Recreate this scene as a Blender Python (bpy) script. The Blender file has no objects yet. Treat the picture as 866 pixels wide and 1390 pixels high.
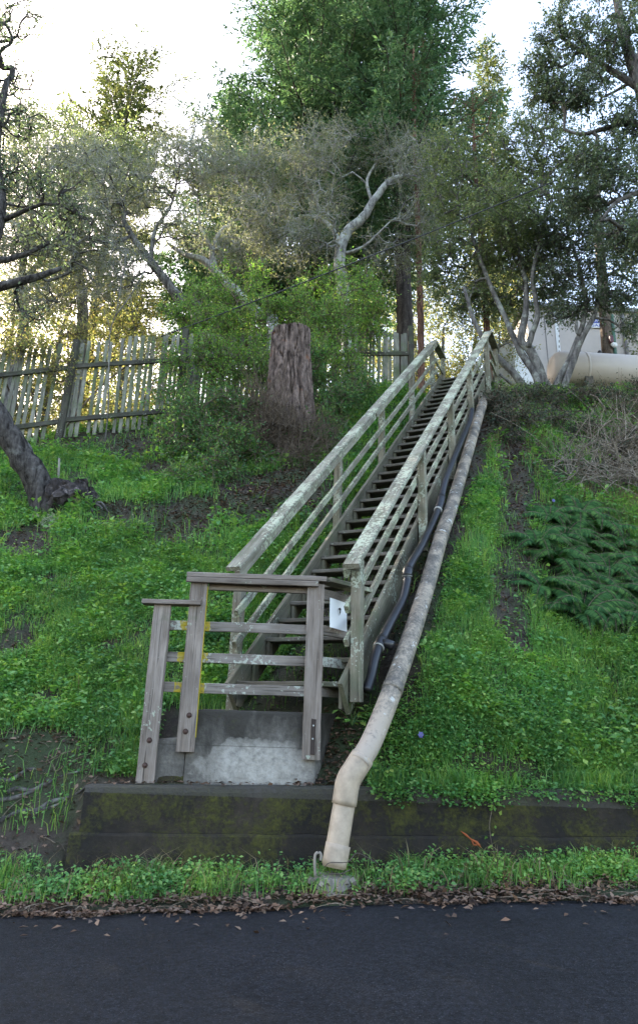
import bpy, bmesh, math, random
import numpy as np
from mathutils import Matrix, Vector, noise as mnoise

R = math.radians
rng = np.random.default_rng(7)
random.seed(7)
scene = bpy.context.scene
COL = scene.collection

# ------------------------------------------------------------------ camera
F, TH, RO, EYE = 937.4, R(19.225), R(1.75), 1.1      # focal length in photo pixels, pitch, roll, eye height
cam_d = bpy.data.cameras.new('camera')
cam = bpy.data.objects.new('camera', cam_d)
COL.objects.link(cam)
cam_d.sensor_fit = 'VERTICAL'
cam_d.sensor_height = 36.0
cam_d.sensor_width = 24.0
cam_d.lens = F / 1390 * 36.0
cam_d.shift_y = -45.0 / 1390
cam_d.clip_end = 2000
cam_d.clip_start = 0.05
cam.matrix_world = Matrix.Translation((0, 0, EYE)) @ Matrix.Rotation(R(90) + TH, 4, 'X') @ Matrix.Rotation(RO, 4, 'Z')
scene.camera = cam


def ray(px, py):
    u2, v2 = px - 433, 650 - py
    u = u2 * math.cos(RO) - v2 * math.sin(RO)
    v = u2 * math.sin(RO) + v2 * math.cos(RO)
    return np.array([u, F * math.cos(TH) - v * math.sin(TH), F * math.sin(TH) + v * math.cos(TH)])


def at(px, py, Y):
    r = ray(px, py)
    return np.array([0, 0, EYE]) + r * (Y / r[1])


# stair frame: A = left end of the first tread, D = direction of the flight, S = to its right
YAW = R(24.3)
D2 = np.array([math.sin(YAW), math.cos(YAW)])
S2 = np.array([math.cos(YAW), -math.sin(YAW)])
A2 = np.array([-0.63, 5.9])
RISE, RUN, Z1, NT = 0.20075, 0.23458, 1.383, 33
PITCH = RISE / RUN


def sp(t, w, h=0.0):
    """point of the stair: t along, w to the right, h above the line of the tread noses"""
    p = A2 + D2 * t + S2 * w
    return np.array([p[0], p[1], Z1 + PITCH * t + h])


def onplane(px, py, w):
    r = ray(px, py)
    t = (w + A2 @ S2) / (r[:2] @ S2)
    return np.array([0, 0, EYE]) + t * r


def to_tw(x, y):
    dx, dy = x - A2[0], y - A2[1]
    return dx * D2[0] + dy * D2[1], dx * S2[0] + dy * S2[1]


PIPE_PIX = [(540, 915, 1.30), (575, 810, 1.28), (598, 730, 1.25), (612, 690, 1.23), (630, 630, 1.19), (648, 570, 1.15), (655, 546, 1.13)]
PIPE_PTS = [onplane(*p) for p in PIPE_PIX]
PIPE_T = np.array([to_tw(p[0], p[1])[0] for p in PIPE_PTS])
PIPE_H = np.array([p[2] for p in PIPE_PTS]) - (Z1 + PITCH * PIPE_T)      # height over the nose line


def sm(a, b, x):
    t = np.clip((x - a) / (b - a), 0, 1)
    return t * t * (3 - 2 * t)


def vnoise(x, y, s=1.0):
    """cheap smooth noise, about -1..1"""
    x = x * s; y = y * s
    return (np.sin(x * 1.7 + 1.3 * np.sin(y * 1.1 + .5)) * np.sin(y * 1.9 + 1.1 * np.sin(x * 1.3 + 2.1)) * .55
            + np.sin(x * 3.9 + y * 2.3 + 1.7 * np.sin(y * 2.7)) * .28 + np.sin(y * 5.1 - x * 4.3 + 1.2 * np.sin(x * 3.1)) * .17)


def road_z(x):
    return 0.02 + 0.05 * np.clip(x, -14, 14)


def crest_y(x):
    left = 11.75 + .27 * (x + 5.8)
    right = 12.6 + 0 * x
    return np.where(x < 1.0, np.minimum(left, 13.9), right + (1 - sm(1.0, 3.0, x)) * 1.0)


def terrain(x, y):
    x = np.asarray(x, float); y = np.asarray(y, float)
    zr = road_z(x)
    verge = zr + .015 + .075 * sm(4.9, 5.35, y) + .012 * vnoise(x, y, 3)
    zt = .66 + .02 * np.clip(x, -14, 14)
    m = np.clip(.905 + .012 * x, .85, .965)
    yc = crest_y(x)
    yy = np.minimum(y, yc)
    hill = zt + m * (yy - 5.58)
    amp = sm(5.7, 7.0, y)
    hill = hill + amp * (.09 * vnoise(x, y, .9) + .05 * vnoise(x + 5, y - 3, 2.3) + .018 * vnoise(x, y, 6.1))
    back = np.maximum(y - yc, 0)
    hill = hill + np.where(back > 0, np.minimum(back, 12) * .22 + np.clip(back - 12, 0, 60) * .30, 0)
    # the strip under the stair and the pipe
    t, w = to_tw(x, y)
    nose = Z1 + PITCH * t
    under = nose - .46 - .26 * sm(0, 1.5, t) * (1 - sm(6.2, 7.4, t))
    pipe_g = nose + np.interp(t, PIPE_T, PIPE_H) - .11
    k1 = sm(-.9, -.2, w) * (1 - sm(.95, 1.1, w)) * sm(.0, .6, t) * (1 - sm(7.2, 8.4, t))
    hill = hill * (1 - k1) + under * k1
    k2 = sm(.95, 1.1, w) * (1 - sm(1.4, 2.6, w)) * sm(.15, .7, t) * (1 - sm(6.6, 8.4, t))
    hill = hill * (1 - k2) + np.minimum(pipe_g, hill + .6) * k2
    # worn gully right of the pipe
    gx = 1.85 + .36 * (y - 7)
    hill = hill - .10 * np.exp(-((x - gx) / .16) ** 2) * sm(6.6, 7.4, y) * (1 - sm(11, 12, y))
    # wall side: a step at 5.5; left of the wall a bank
    kw = sm(-1.85, -1.6, x)
    a = 5.2 * (1 - kw) + 5.46 * kw
    b = 5.85 * (1 - kw) + 5.54 * kw
    f = np.clip((y - a) / (b - a), 0, 1)
    z = verge * (1 - f) + hill * f
    z = np.where(y < a, verge, np.where(y > b, hill, z))
    z = np.where(y < 4.9, zr - .02, z)
    return z


def tz(x, y):
    return float(terrain(x, y))


def hit(px, py):
    """where the ray of a photo pixel meets the terrain"""
    r = ray(px, py); r = r / np.linalg.norm(r)
    s = np.linspace(3, 60, 6000)
    P = np.array([0, 0, EYE]) + s[:, None] * r
    below = P[:, 2] < terrain(P[:, 0], P[:, 1])
    i = int(np.argmax(below)) if below.any() else len(s) - 1
    return P[i]


# ------------------------------------------------------------------ node helper
class G:
    def __init__(self, name, rough=.8):
        self.m = bpy.data.materials.new(name)
        self.m.use_nodes = True
        self.t = self.m.node_tree
        self.t.nodes.clear()
        self.out = self.n('ShaderNodeOutputMaterial')
        self.b = self.n('ShaderNodeBsdfPrincipled')
        self.b.inputs['Roughness'].default_value = rough
        self.l(self.b.outputs[0], self.out.inputs[0])
        self.tc = self.n('ShaderNodeTexCoord')

    def n(self, kind, **kw):
        nd = self.t.nodes.new(kind)
        for k, v in kw.items():
            setattr(nd, k, v)
        return nd

    def l(self, a, b):
        self.t.links.new(a, b)

    def obj(self, scale=(1, 1, 1), rand=False, src='Object'):
        mp = self.n('ShaderNodeMapping')
        mp.inputs['Scale'].default_value = scale
        self.l(self.tc.outputs[src], mp.inputs[0])
        if rand:
            oi = self.n('ShaderNodeObjectInfo')
            mu = self.n('ShaderNodeMath', operation='MULTIPLY'); mu.inputs[1].default_value = 73.0
            self.l(oi.outputs['Random'], mu.inputs[0])
            cb = self.n('ShaderNodeCombineXYZ')
            for i in range(3):
                self.l(mu.outputs[0], cb.inputs[i])
            self.l(cb.outputs[0], mp.inputs['Location'])
        return mp.outputs[0]

    def noise(self, vec, scale, detail=4, rough=.55, dist=0.0):
        nd = self.n('ShaderNodeTexNoise')
        nd.inputs['Scale'].default_value = scale; nd.inputs['Detail'].default_value = detail
        nd.inputs['Roughness'].default_value = rough; nd.inputs['Distortion'].default_value = dist
        self.l(vec, nd.inputs['Vector'])
        return nd.outputs[0]

    def vor(self, vec, scale, feature='F1', rnd=1):
        nd = self.n('ShaderNodeTexVoronoi', feature=feature)
        nd.inputs['Scale'].default_value = scale
        nd.inputs['Randomness'].default_value = rnd
        self.l(vec, nd.inputs['Vector'])
        return nd.outputs[0]

    def ramp(self, fac, stops, interp='LINEAR'):
        nd = self.n('ShaderNodeValToRGB')
        cr = nd.color_ramp
        cr.interpolation = interp
        while len(cr.elements) < len(stops):
            cr.elements.new(.5)
        for e, (p, c) in zip(cr.elements, stops):
            e.position = p
            e.color = (c, c, c, 1) if isinstance(c, (int, float)) else (c[0], c[1], c[2], 1)
        self.l(fac, nd.inputs[0])
        return nd.outputs[0]

    def mix(self, fac, a, b, mode='MIX'):
        nd = self.n('ShaderNodeMix', data_type='RGBA', blend_type=mode)
        for s, v in ((nd.inputs[0], fac), (nd.inputs[6], a), (nd.inputs[7], b)):
            if isinstance(v, (int, float)):
                s.default_value = v
            elif isinstance(v, tuple):
                s.default_value = (v[0], v[1], v[2], 1)
            else:
                self.l(v, s)
        return nd.outputs[2]

    def math(self, op, a, b=None):
        nd = self.n('ShaderNodeMath', operation=op)
        for i, v in enumerate((a, b)):
            if v is None:
                continue
            if isinstance(v, (int, float)):
                nd.inputs[i].default_value = v
            else:
                self.l(v, nd.inputs[i])
        return nd.outputs[0]

    def sep(self, vec):
        nd = self.n('ShaderNodeSeparateXYZ'); self.l(vec, nd.inputs[0]); return nd.outputs

    def color(self, c):
        if isinstance(c, tuple):
            self.b.inputs['Base Color'].default_value = (c[0], c[1], c[2], 1)
        else:
            self.l(c, self.b.inputs['Base Color'])

    def bump(self, h, strength=.5, dist=.01):
        nd = self.n('ShaderNodeBump')
        nd.inputs['Strength'].default_value = strength; nd.inputs['Distance'].default_value = dist
        self.l(h, nd.inputs['Height'])
        self.l(nd.outputs[0], self.b.inputs['Normal'])


def leaf_mat(name, cols, trans=.35, rough=.5, tcol=None, patch=.5, spec=.3):
    """leaf: a random tint per leaf, larger patches of tint, some light passes through"""
    g = G(name, rough)
    g.b.inputs['Specular IOR Level'].default_value = spec
    geo = g.n('ShaderNodeNewGeometry')
    n = len(cols)
    c = g.ramp(geo.outputs['Random Per Island'], [(i / max(1, n - 1), cc) for i, cc in enumerate(cols)])
    pn = g.ramp(g.noise(g.obj(), 1.3, 3), [(.3, 1 - .45 * patch), (.7, 1 + .25 * patch)])
    c = g.mix(1.0, c, pn, 'MULTIPLY')
    hue = g.ramp(g.noise(g.obj(), 2.6, 4, .6), [(.42, (1, 1, 1)), (.66, (1 + .45 * patch, 1 + .12 * patch, 1 - .3 * patch))])
    c = g.mix(1.0, c, hue, 'MULTIPLY')
    g.color(c)
    tr = g.n('ShaderNodeBsdfTranslucent')
    if tcol:
        g.l(g.mix(1.0, c, tcol, 'MULTIPLY'), tr.inputs[0])
    else:
        g.l(c, tr.inputs[0])
    ms = g.n('ShaderNodeMixShader'); ms.inputs[0].default_value = trans
    g.l(g.b.outputs[0], ms.inputs[1]); g.l(tr.outputs[0], ms.inputs[2])
    g.l(ms.outputs[0], g.out.inputs[0])
    return g.m


def wood_mat(name, dark, light, lichen=.5, green=.3, lich_col=(.40, .43, .34), yellow=None, crack=.6):
    g = G(name, .85)
    g.b.inputs['Specular IOR Level'].default_value = .2
    v = g.obj(rand=True)
    grain = g.noise(g.obj((1.1, 44, 44), True), 2.0, 7, .7, .5)
    c = g.ramp(grain, [(.22, dark), (.5, tuple(a * .38 + b * .62 for a, b in zip(dark, light))), (.78, light)])
    blotch = g.ramp(g.noise(g.obj((2.5, 9, 9), True), 1.5, 5, .6), [(.3, (.74, .70, .66)), (.66, (1.12, 1.12, 1.12))])
    c = g.mix(1.0, c, blotch, 'MULTIPLY')
    tone = g.ramp(g.noise(v, 2.2, 3), [(.3, .72), (.7, 1.2)])
    c = g.mix(1.0, c, tone, 'MULTIPLY')
    cr = g.noise(g.obj((1.0, 48, 48), True), 1.6, 3, .5, .6)
    crk = g.ramp(cr, [(.60, 0.), (.68, crack)])
    c = g.mix(crk, c, (.018, .015, .013))
    if green > 0:
        gn = g.ramp(g.noise(v, 4.0, 5, .6), [(.62 - .3 * green, 0.), (.80 - .1 * green, .75)])
        c = g.mix(gn, c, (.085, .105, .055))
    if lichen > 0:
        big = g.noise(v, 3.1, 2)
        sml = g.noise(v, 34, 4, .6)
        s = g.math('ADD', g.math('MULTIPLY', big, .55), g.math('MULTIPLY', sml, .6))
        lf = g.ramp(s, [(.72 - .2 * lichen, 0.), (.76 - .2 * lichen, .9)])
        lc = g.mix(g.noise(v, 90, 2), lich_col, tuple(x * .72 for x in lich_col))
        c = g.mix(lf, c, lc)
        h = g.math('ADD', g.math('MULTIPLY', grain, .6), g.math('MULTIPLY', lf, .5))
    else:
        h = grain
    if yellow:
        x = g.sep(g.obj())[0]
        wob = g.math('ADD', x, g.math('MULTIPLY', g.noise(v, 22, 3), .06))
        a = g.math('GREATER_THAN', wob, yellow[0]); b = g.math('LESS_THAN', wob, yellow[1])
        wear = g.ramp(g.noise(v, 30, 4, .7), [(.36, 0.), (.5, .85)])
        f = g.math('MULTIPLY', g.math('MULTIPLY', a, b), wear)
        c = g.mix(f, c, (.38, .285, .012))
    g.color(c)
    g.bump(g.math('SUBTRACT', h, crk), .7, .006)
    return g.m


def bark_mat(name, dark, light, patch=None, patch_amt=.4, vs=6.0, bump=.03, strength=.8, zs=.22):
    g = G(name, .9)
    g.b.inputs['Specular IOR Level'].default_value = .15
    fur = g.noise(g.obj((vs, vs, vs * zs)), 1.6, 6, .62, .5)
    c = g.ramp(fur, [(.34, dark), (.62, light)])
    fine = g.ramp(g.noise(g.obj(), 22, 4), [(.3, .75), (.7, 1.2)])
    c = g.mix(1.0, c, fine, 'MULTIPLY')
    if patch:
        p = g.ramp(g.noise(g.obj(), 3.5, 5, .62), [(.62 - .35 * patch_amt, 0.), (.72 - .3 * patch_amt, .85)])
        c = g.mix(p, c, patch)
    g.color(c)
    g.bump(fur, strength, bump)
    return g.m


# ------------------------------------------------------------------ mesh helpers
def link(o, parent=None):
    COL.objects.link(o)
    if parent is not None:
        o.parent = parent
    return o


def wloc(o):
    v = Vector((0, 0, 0))
    while o is not None:
        v += o.location
        o = o.parent
    return np.array(v)


def make_mesh(name, V, Fc, mat, smooth=False):
    """Fc: array of quads / triangles, or a list of such arrays, or a list of polygons"""
    me = bpy.data.meshes.new(name)
    V = np.asarray(V, np.float32)
    groups = Fc if isinstance(Fc, list) and len(Fc) and isinstance(Fc[0], np.ndarray) and Fc[0].ndim == 2 else None
    if groups is None and isinstance(Fc, np.ndarray):
        groups = [Fc]
    if groups is None:
        me.from_pydata(V.tolist(), [], [list(map(int, f)) for f in Fc])
    else:
        loops = np.concatenate([g.ravel() for g in groups]).astype(np.int32)
        tot = np.concatenate([np.full(len(g), g.shape[1], np.int32) for g in groups])
        start = np.concatenate([[0], np.cumsum(tot)[:-1]]).astype(np.int32)
        me.vertices.add(len(V)); me.vertices.foreach_set('co', V.ravel())
        me.loops.add(len(loops)); me.loops.foreach_set('vertex_index', loops)
        me.polygons.add(len(tot)); me.polygons.foreach_set('loop_start', start)
        me.update(calc_edges=True)
        me.validate()
    if smooth:
        me.polygons.foreach_set('use_smooth', np.ones(len(me.polygons), bool))
    if mat:
        me.materials.append(mat)
    return me


def obj(name, V, Fc, mat, parent=None, origin=None, smooth=False):
    """mesh given in world coordinates"""
    base = wloc(parent) if parent is not None else np.zeros(3)
    org = np.array(origin, float) if origin is not None else (base if parent is not None else np.zeros(3))
    me = make_mesh(name, np.asarray(V) - org, Fc, mat, smooth)
    o = bpy.data.objects.new(name, me)
    o.location = org - base
    return link(o, parent)


def tag(o, label=None, cat=None, group=None, kind=None):
    if label: o['label'] = label
    if cat: o['category'] = cat
    if group: o['group'] = group
    if kind: o['kind'] = kind
    return o


def thing(name, loc, label, cat, group=None):
    o = bpy.data.objects.new(name, None)
    o.empty_display_size = .2
    o.location = loc
    link(o)
    return tag(o, label, cat, group)


def copy_tree(o, parent=None):
    c = o.copy()
    COL.objects.link(c)
    c.parent = parent
    for ch in list(o.children):
        copy_tree(ch, c)
    return c


def board(name, p0, p1, width, thick, up, mat, parent, nx=None, cham=.004, wob=.0015, ext=0.0):
    """a plank from p0 to p1: x along it, y its width, z its thickness (towards up)"""
    p0 = Vector(p0); p1 = Vector(p1)
    ax = (p1 - p0); L = ax.length; ax.normalize()
    up = Vector(up); zz = (up - ax * up.dot(ax)).normalized(); yy = zz.cross(ax)
    nx = nx or max(3, int(L / .12))
    h, k = width / 2, thick / 2
    c = min(cham, h * .5, k * .5)
    sec = [(-h + c, -k), (h - c, -k), (h, -k + c), (h, k - c), (h - c, k), (-h + c, k), (-h, k - c), (-h, -k + c)]
    V = []; Fq = []
    for i in range(nx + 1):
        x = -L / 2 + L * i / nx
        dy = random.uniform(-wob, wob); dz = random.uniform(-wob, wob)
        for (a, b) in sec:
            V.append((x + (random.uniform(-.003, .003) if i in (0, nx) else 0), a + dy + random.uniform(-wob, wob) * .6, b + dz + random.uniform(-wob, wob) * .6))
    for i in range(nx):
        for j in range(8):
            a = i * 8 + j; b = i * 8 + (j + 1) % 8
            Fq.append((a, b, b + 8, a + 8))
    Fq.append(tuple(reversed(range(8)))); Fq.append(tuple(range(nx * 8, nx * 8 + 8)))
    me = make_mesh(name, V, Fq, mat)
    o = bpy.data.objects.new(name, me)
    M = Matrix((ax, yy, zz)).transposed().to_4x4()
    M.translation = (p0 + p1) / 2
    link(o, parent)
    if parent is not None:
        M.translation = M.translation - Vector(wloc(parent))
    o.matrix_basis = M
    return o


def tube_data(paths, sides=6, cap=True, rough=0.0, off=0):
    """paths: list of (points, radii) -> V, F(quads), caps"""
    VV, FF, CC = [], [], []
    n0 = off
    ang = np.arange(sides) * 2 * math.pi / sides
    ca, sa = np.cos(ang), np.sin(ang)
    for pts, rad in paths:
        pts = np.asarray(pts, float); k = len(pts)
        rad = np.broadcast_to(np.asarray(rad, float), (k,))
        tg = np.gradient(pts, axis=0)
        tg /= np.linalg.norm(tg, axis=1)[:, None] + 1e-9
        ref = np.array([0, 0, 1.0]) if abs(tg[:, 2]).mean() < .8 else np.array([1.0, 0, 0])
        u = np.cross(tg, ref); u /= np.linalg.norm(u, axis=1)[:, None] + 1e-9
        v = np.cross(tg, u)
        r = rad[:, None] * np.ones((1, sides))
        if rough:
            r = r * (1 + rough * rng.normal(size=(k, sides)))
        P = pts[:, None, :] + r[:, :, None] * (ca[None, :, None] * u[:, None, :] + sa[None, :, None] * v[:, None, :])
        VV.append(P.reshape(-1, 3))
        i = np.arange(k - 1)[:, None] * sides; j = np.arange(sides)[None, :]; j2 = (j + 1) % sides
        q = np.stack([n0 + i + j, n0 + i + j2, n0 + i + sides + j2, n0 + i + sides + j], -1).reshape(-1, 4)
        FF.append(q[:, ::-1])
        if cap:
            CC.append(np.arange(n0, n0 + sides)); CC.append(np.arange(n0 + (k - 1) * sides, n0 + k * sides)[::-1])
        n0 += k * sides
    V = np.concatenate(VV); Fq = np.concatenate(FF)
    groups = [Fq]
    if cap:
        groups.append(np.array(CC))
    return V, groups


def tubes(name, paths, mat, parent=None, sides=6, rough=0.0, smooth=True, origin=None, cap=True):
    V, g = tube_data(paths, sides, cap, rough)
    return obj(name, V, g, mat, parent, origin, smooth)


def smooth_path(pts, n=24, rad=None):
    """Catmull-Rom through points (and radii)"""
    P = np.asarray(pts, float)
    Q = np.vstack([2 * P[0] - P[1], P, 2 * P[-1] - P[-2]])
    if rad is not None:
        rr = np.asarray(rad, float); rr = np.concatenate([[rr[0]], rr, [rr[-1]]])
    out, ro_ = [], []
    m = len(P) - 1
    for s in np.linspace(0, m - 1e-6, n):
        i = int(s); t = s - i
        p0, p1, p2, p3 = Q[i:i + 4]
        out.append(.5 * (2 * p1 + (p2 - p0) * t + (2 * p0 - 5 * p1 + 4 * p2 - p3) * t * t + (3 * p1 - p0 - 3 * p2 + p3) * t ** 3))
        if rad is not None:
            ro_.append(rr[i + 1] * (1 - t) + rr[i + 2] * t)
    return (np.array(out), np.array(ro_)) if rad is not None else np.array(out)


def unit(v):
    return v / (np.linalg.norm(v, axis=-1, keepdims=True) + 1e-9)


def leaf_data(C, size, axis, normal, aspect=.45, off=0, belly=.45):
    """a pointed leaf per centre, slightly folded: 4 corners"""
    axis = unit(axis); side = unit(np.cross(axis, normal)); nrm = np.cross(side, axis)
    L = np.asarray(size)[:, None]
    b = C; tip = C + axis * L - nrm * L * .12
    mid = C + axis * L * belly
    l = mid + side * L * aspect * .5 + nrm * L * .06; r = mid - side * L * aspect * .5 + nrm * L * .06
    V = np.stack([b, l, tip, r], 1).reshape(-1, 3)
    q = np.arange(len(C) * 4).reshape(-1, 4) + off
    return V, q


def rand_dirs(n, up=0.0, g=None):
    v = rng.normal(size=(n, 3)); v[:, 2] += up
    return unit(v)


# ------------------------------------------------------------------ materials
M = {}
M['rail_wood'] = wood_mat('lichened_rail_wood', (.095, .088, .066), (.29, .275, .215), .62, .5, (.40, .43, .30))
M['handrail_top'] = wood_mat('lichened_handrail_wood', (.11, .102, .08), (.31, .295, .235), .70, .4, (.45, .475, .35))
M['stair_post'] = wood_mat('mossy_post_wood', (.10, .09, .068), (.28, .255, .195), .45, .55)
M['tread_wood'] = wood_mat('worn_tread_wood', (.05, .044, .036), (.19, .172, .145), .12, .3)
M['stringer_wood'] = wood_mat('weathered_stringer_wood', (.06, .055, .04), (.19, .175, .13), .2, .5)
M['guard_wood'] = wood_mat('grey_brown_guard_wood', (.09, .072, .06), (.30, .255, .222), .05, .05)
M['guard_rail_wood'] = wood_mat('spotted_guard_rail_wood', (.10, .086, .074), (.27, .24, .215), .45, .1, (.45, .47, .40))
M['fence_wood'] = wood_mat('weathered_fence_wood', (.13, .13, .11), (.36, .35, .31), .35, .45)
M['fence_dark'] = wood_mat('dark_fence_wood', (.03, .028, .022), (.09, .085, .07), .1, .5)
M['oak_bark_pale'] = bark_mat('pale_lichen_bark', (.11, .105, .10), (.33, .32, .30), (.42, .43, .39), .4, 7, .02)
M['oak_bark_grey'] = bark_mat('grey_oak_bark', (.05, .045, .042), (.18, .168, .155), (.30, .31, .27), .25, 8, .02)
M['oak_bark_dark'] = bark_mat('dark_oak_bark', (.028, .024, .022), (.13, .12, .11), (.22, .22, .2), .15, 8, .02)
M['fir_bark'] = bark_mat('dark_fir_bark', (.022, .018, .016), (.10, .085, .078), None, 0, 6, .03)
M['red_bark'] = bark_mat('reddish_bark', (.05, .028, .02), (.20, .11, .08), None, 0, 9, .02)
M['stump_bark'] = bark_mat('furrowed_stump_bark', (.028, .020, .017), (.20, .148, .125), (.22, .10, .055), .05, 7, .03, 1.0, .42)
M['furrowed_bark'] = bark_mat('black_furrowed_bark', (.010, .008, .007), (.095, .085, .08), (.17, .165, .155), .1, 11, .05, 1.0)
M['twig_grey'] = bark_mat('grey_twig_bark', (.20, .195, .18), (.48, .475, .44), None, 0, 12, .005)
M['twig_brown'] = bark_mat('dry_twig_bark', (.05, .038, .028), (.20, .158, .12), None, 0, 12, .005)
M['oak_leaf'] = leaf_mat('oak_leaf', [(.085, .13, .065), (.135, .19, .09), (.19, .245, .12), (.25, .29, .16)], .48, .45, (1.25, 1.25, .7), .2)
M['oak_leaf_grey'] = leaf_mat('grey_green_oak_leaf', [(.12, .155, .09), (.17, .205, .125), (.23, .25, .165), (.30, .30, .20)], .5, .55, (1.2, 1.2, .8), .15)
M['oak_leaf_dark'] = leaf_mat('dark_oak_leaf', [(.065, .10, .065), (.11, .16, .10), (.175, .22, .145)], .4, .35, (1.2, 1.2, .7), .2, spec=.5)
M['backlit_leaf'] = leaf_mat('backlit_yellow_leaf', [(.14, .19, .085), (.21, .25, .11), (.29, .30, .15), (.33, .28, .15)], .58, .5, (1.3, 1.25, .7), .2)  # yellow glow of backlight is put into this leaf colour
M['fir_needle'] = leaf_mat('fir_needle', [(.05, .105, .055), (.08, .155, .078), (.115, .20, .095), (.15, .21, .12)], .4, .5, (1.1, 1.2, .8), .15)
M['pine_needle'] = leaf_mat('pine_needle', [(.045, .075, .045), (.075, .11, .06), (.12, .145, .075)], .4, .5, (1.3, 1.2, .6))
M['shrub_leaf'] = leaf_mat('bright_shrub_leaf', [(.09, .21, .06), (.14, .29, .075), (.20, .36, .09), (.32, .40, .11)], .5, .45, (1.2, 1.25, .6), .25)
M['vine_leaf'] = leaf_mat('dark_vine_leaf', [(.045, .125, .055), (.075, .185, .07), (.12, .25, .085), (.22, .31, .10)], .46, .4, (1.2, 1.25, .6), .25)
M['fern_leaf'] = leaf_mat('fern_leaf', [(.024, .075, .027), (.045, .12, .04), (.10, .21, .062)], .35, .7, (1.2, 1.25, .6), .4, spec=.08)
M['bush_dark'] = leaf_mat('dark_bush_leaf', [(.022, .045, .028), (.04, .075, .04), (.075, .11, .06), (.16, .14, .12)], .2, .45)
M['grass'] = leaf_mat('grass_blade', [(.075, .20, .070), (.115, .28, .09), (.17, .35, .11), (.27, .38, .13)], .48, .5, (1.2, 1.25, .5), .7)
M['weed'] = leaf_mat('weed_leaf', [(.075, .21, .072), (.115, .29, .095), (.175, .37, .12), (.28, .43, .145)], .46, .5, (1.2, 1.25, .5), .7)
M['dry_cane'] = bark_mat('dry_cane_bark', (.10, .08, .06), (.34, .29, .235), None, 0, 12, .005)
M['straw'] = leaf_mat('straw_blade', [(.09, .065, .04), (.17, .13, .075), (.26, .21, .125), (.13, .14, .06)], .3, .6, None, .3)
M['dead_leaf'] = leaf_mat('dead_leaf', [(.035, .02, .014), (.085, .05, .032), (.15, .09, .058), (.22, .15, .105), (.11, .08, .07)], .1, .6, None, .2)
M['pale_leaf'] = leaf_mat('pale_plant_leaf', [(.22, .27, .17), (.32, .37, .25)], .3, .7)


def ground_mat():
    g = G('hillside_soil', .95)
    v = g.obj()
    n1 = g.noise(v, 3.0, 8, .65); n2 = g.noise(v, 26, 6, .7)
    c = g.ramp(n1, [(.3, (.022, .016, .012)), (.55, (.05, .036, .027)), (.75, (.085, .062, .046))])
    c = g.mix(g.ramp(n2, [(.5, 0.), (.7, .6)]), c, (.11, .085, .065))
    gr = g.ramp(g.noise(v, 1.6, 6, .65), [(.42, 0.), (.6, .7)])
    c = g.mix(gr, c, (.028, .055, .014))
    g.color(c); g.bump(g.math('ADD', n1, n2), .9, .05)
    return g.m


M['soil'] = ground_mat()


def asphalt():
    g = G('dark_asphalt', .8)
    g.b.inputs['Specular IOR Level'].default_value = .2
    v = g.obj()
    fine = g.noise(v, 120, 4, .75)
    c = g.ramp(fine, [(.35, (.004, .0045, .006)), (.55, (.0095, .0105, .0135)), (.72, (.026, .028, .034))])
    c = g.mix(1.0, c, g.ramp(g.noise(v, 1.7, 5, .6), [(.3, .75), (.7, 1.2)]), 'MULTIPLY')
    c = g.mix(1.0, c, g.ramp(g.noise(v, 34, 4, .75), [(.36, .45), (.64, 1.75)]), 'MULTIPLY')
    st = g.vor(v, 60)
    c = g.mix(g.ramp(st, [(.09, .6), (.17, 0.)]), c, (.10, .10, .105))
    g.color(c); g.bump(fine, .6, .006)
    return g.m


M['asphalt'] = asphalt()


def mossy_concrete():
    g = G('mossy_wall_concrete', .9)
    v = g.obj()
    n1 = g.noise(v, 2.2, 7, .65); n2 = g.noise(v, 30, 5, .65)
    c = g.ramp(n1, [(.36, (.003, .002, .0013)), (.52, (.013, .0085, .005)), (.62, (.028, .02, .013)), (.78, (.06, .045, .032))])
    c = g.mix(1.0, c, g.ramp(n2, [(.3, .7), (.7, 1.3)]), 'MULTIPLY')
    streak = g.ramp(g.noise(g.obj((9, 9, .8)), 1.5, 4), [(.55, 0.), (.72, .5)])
    c = g.mix(streak, c, (.012, .010, .009))
    moss = g.ramp(g.math('ADD', g.math('MULTIPLY', g.noise(v, 3.0, 6, .65), .6), g.math('MULTIPLY', g.noise(v, 34, 6, .75), .52)), [(.525, 0.), (.66, .9)])
    mc = g.mix(g.noise(v, 60, 3), (.020, .023, .002), (.085, .080, .007))
    c = g.mix(moss, c, mc)
    z = g.sep(g.obj())[2]
    top = g.math('GREATER_THAN', g.math('ADD', z, g.math('MULTIPLY', n2, .02)), .725)
    c = g.mix(g.math('MULTIPLY', top, .7), c, (.055, .050, .042))
    g.color(c); g.bump(g.math('ADD', n2, moss), .7, .012)
    return g.m


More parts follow.
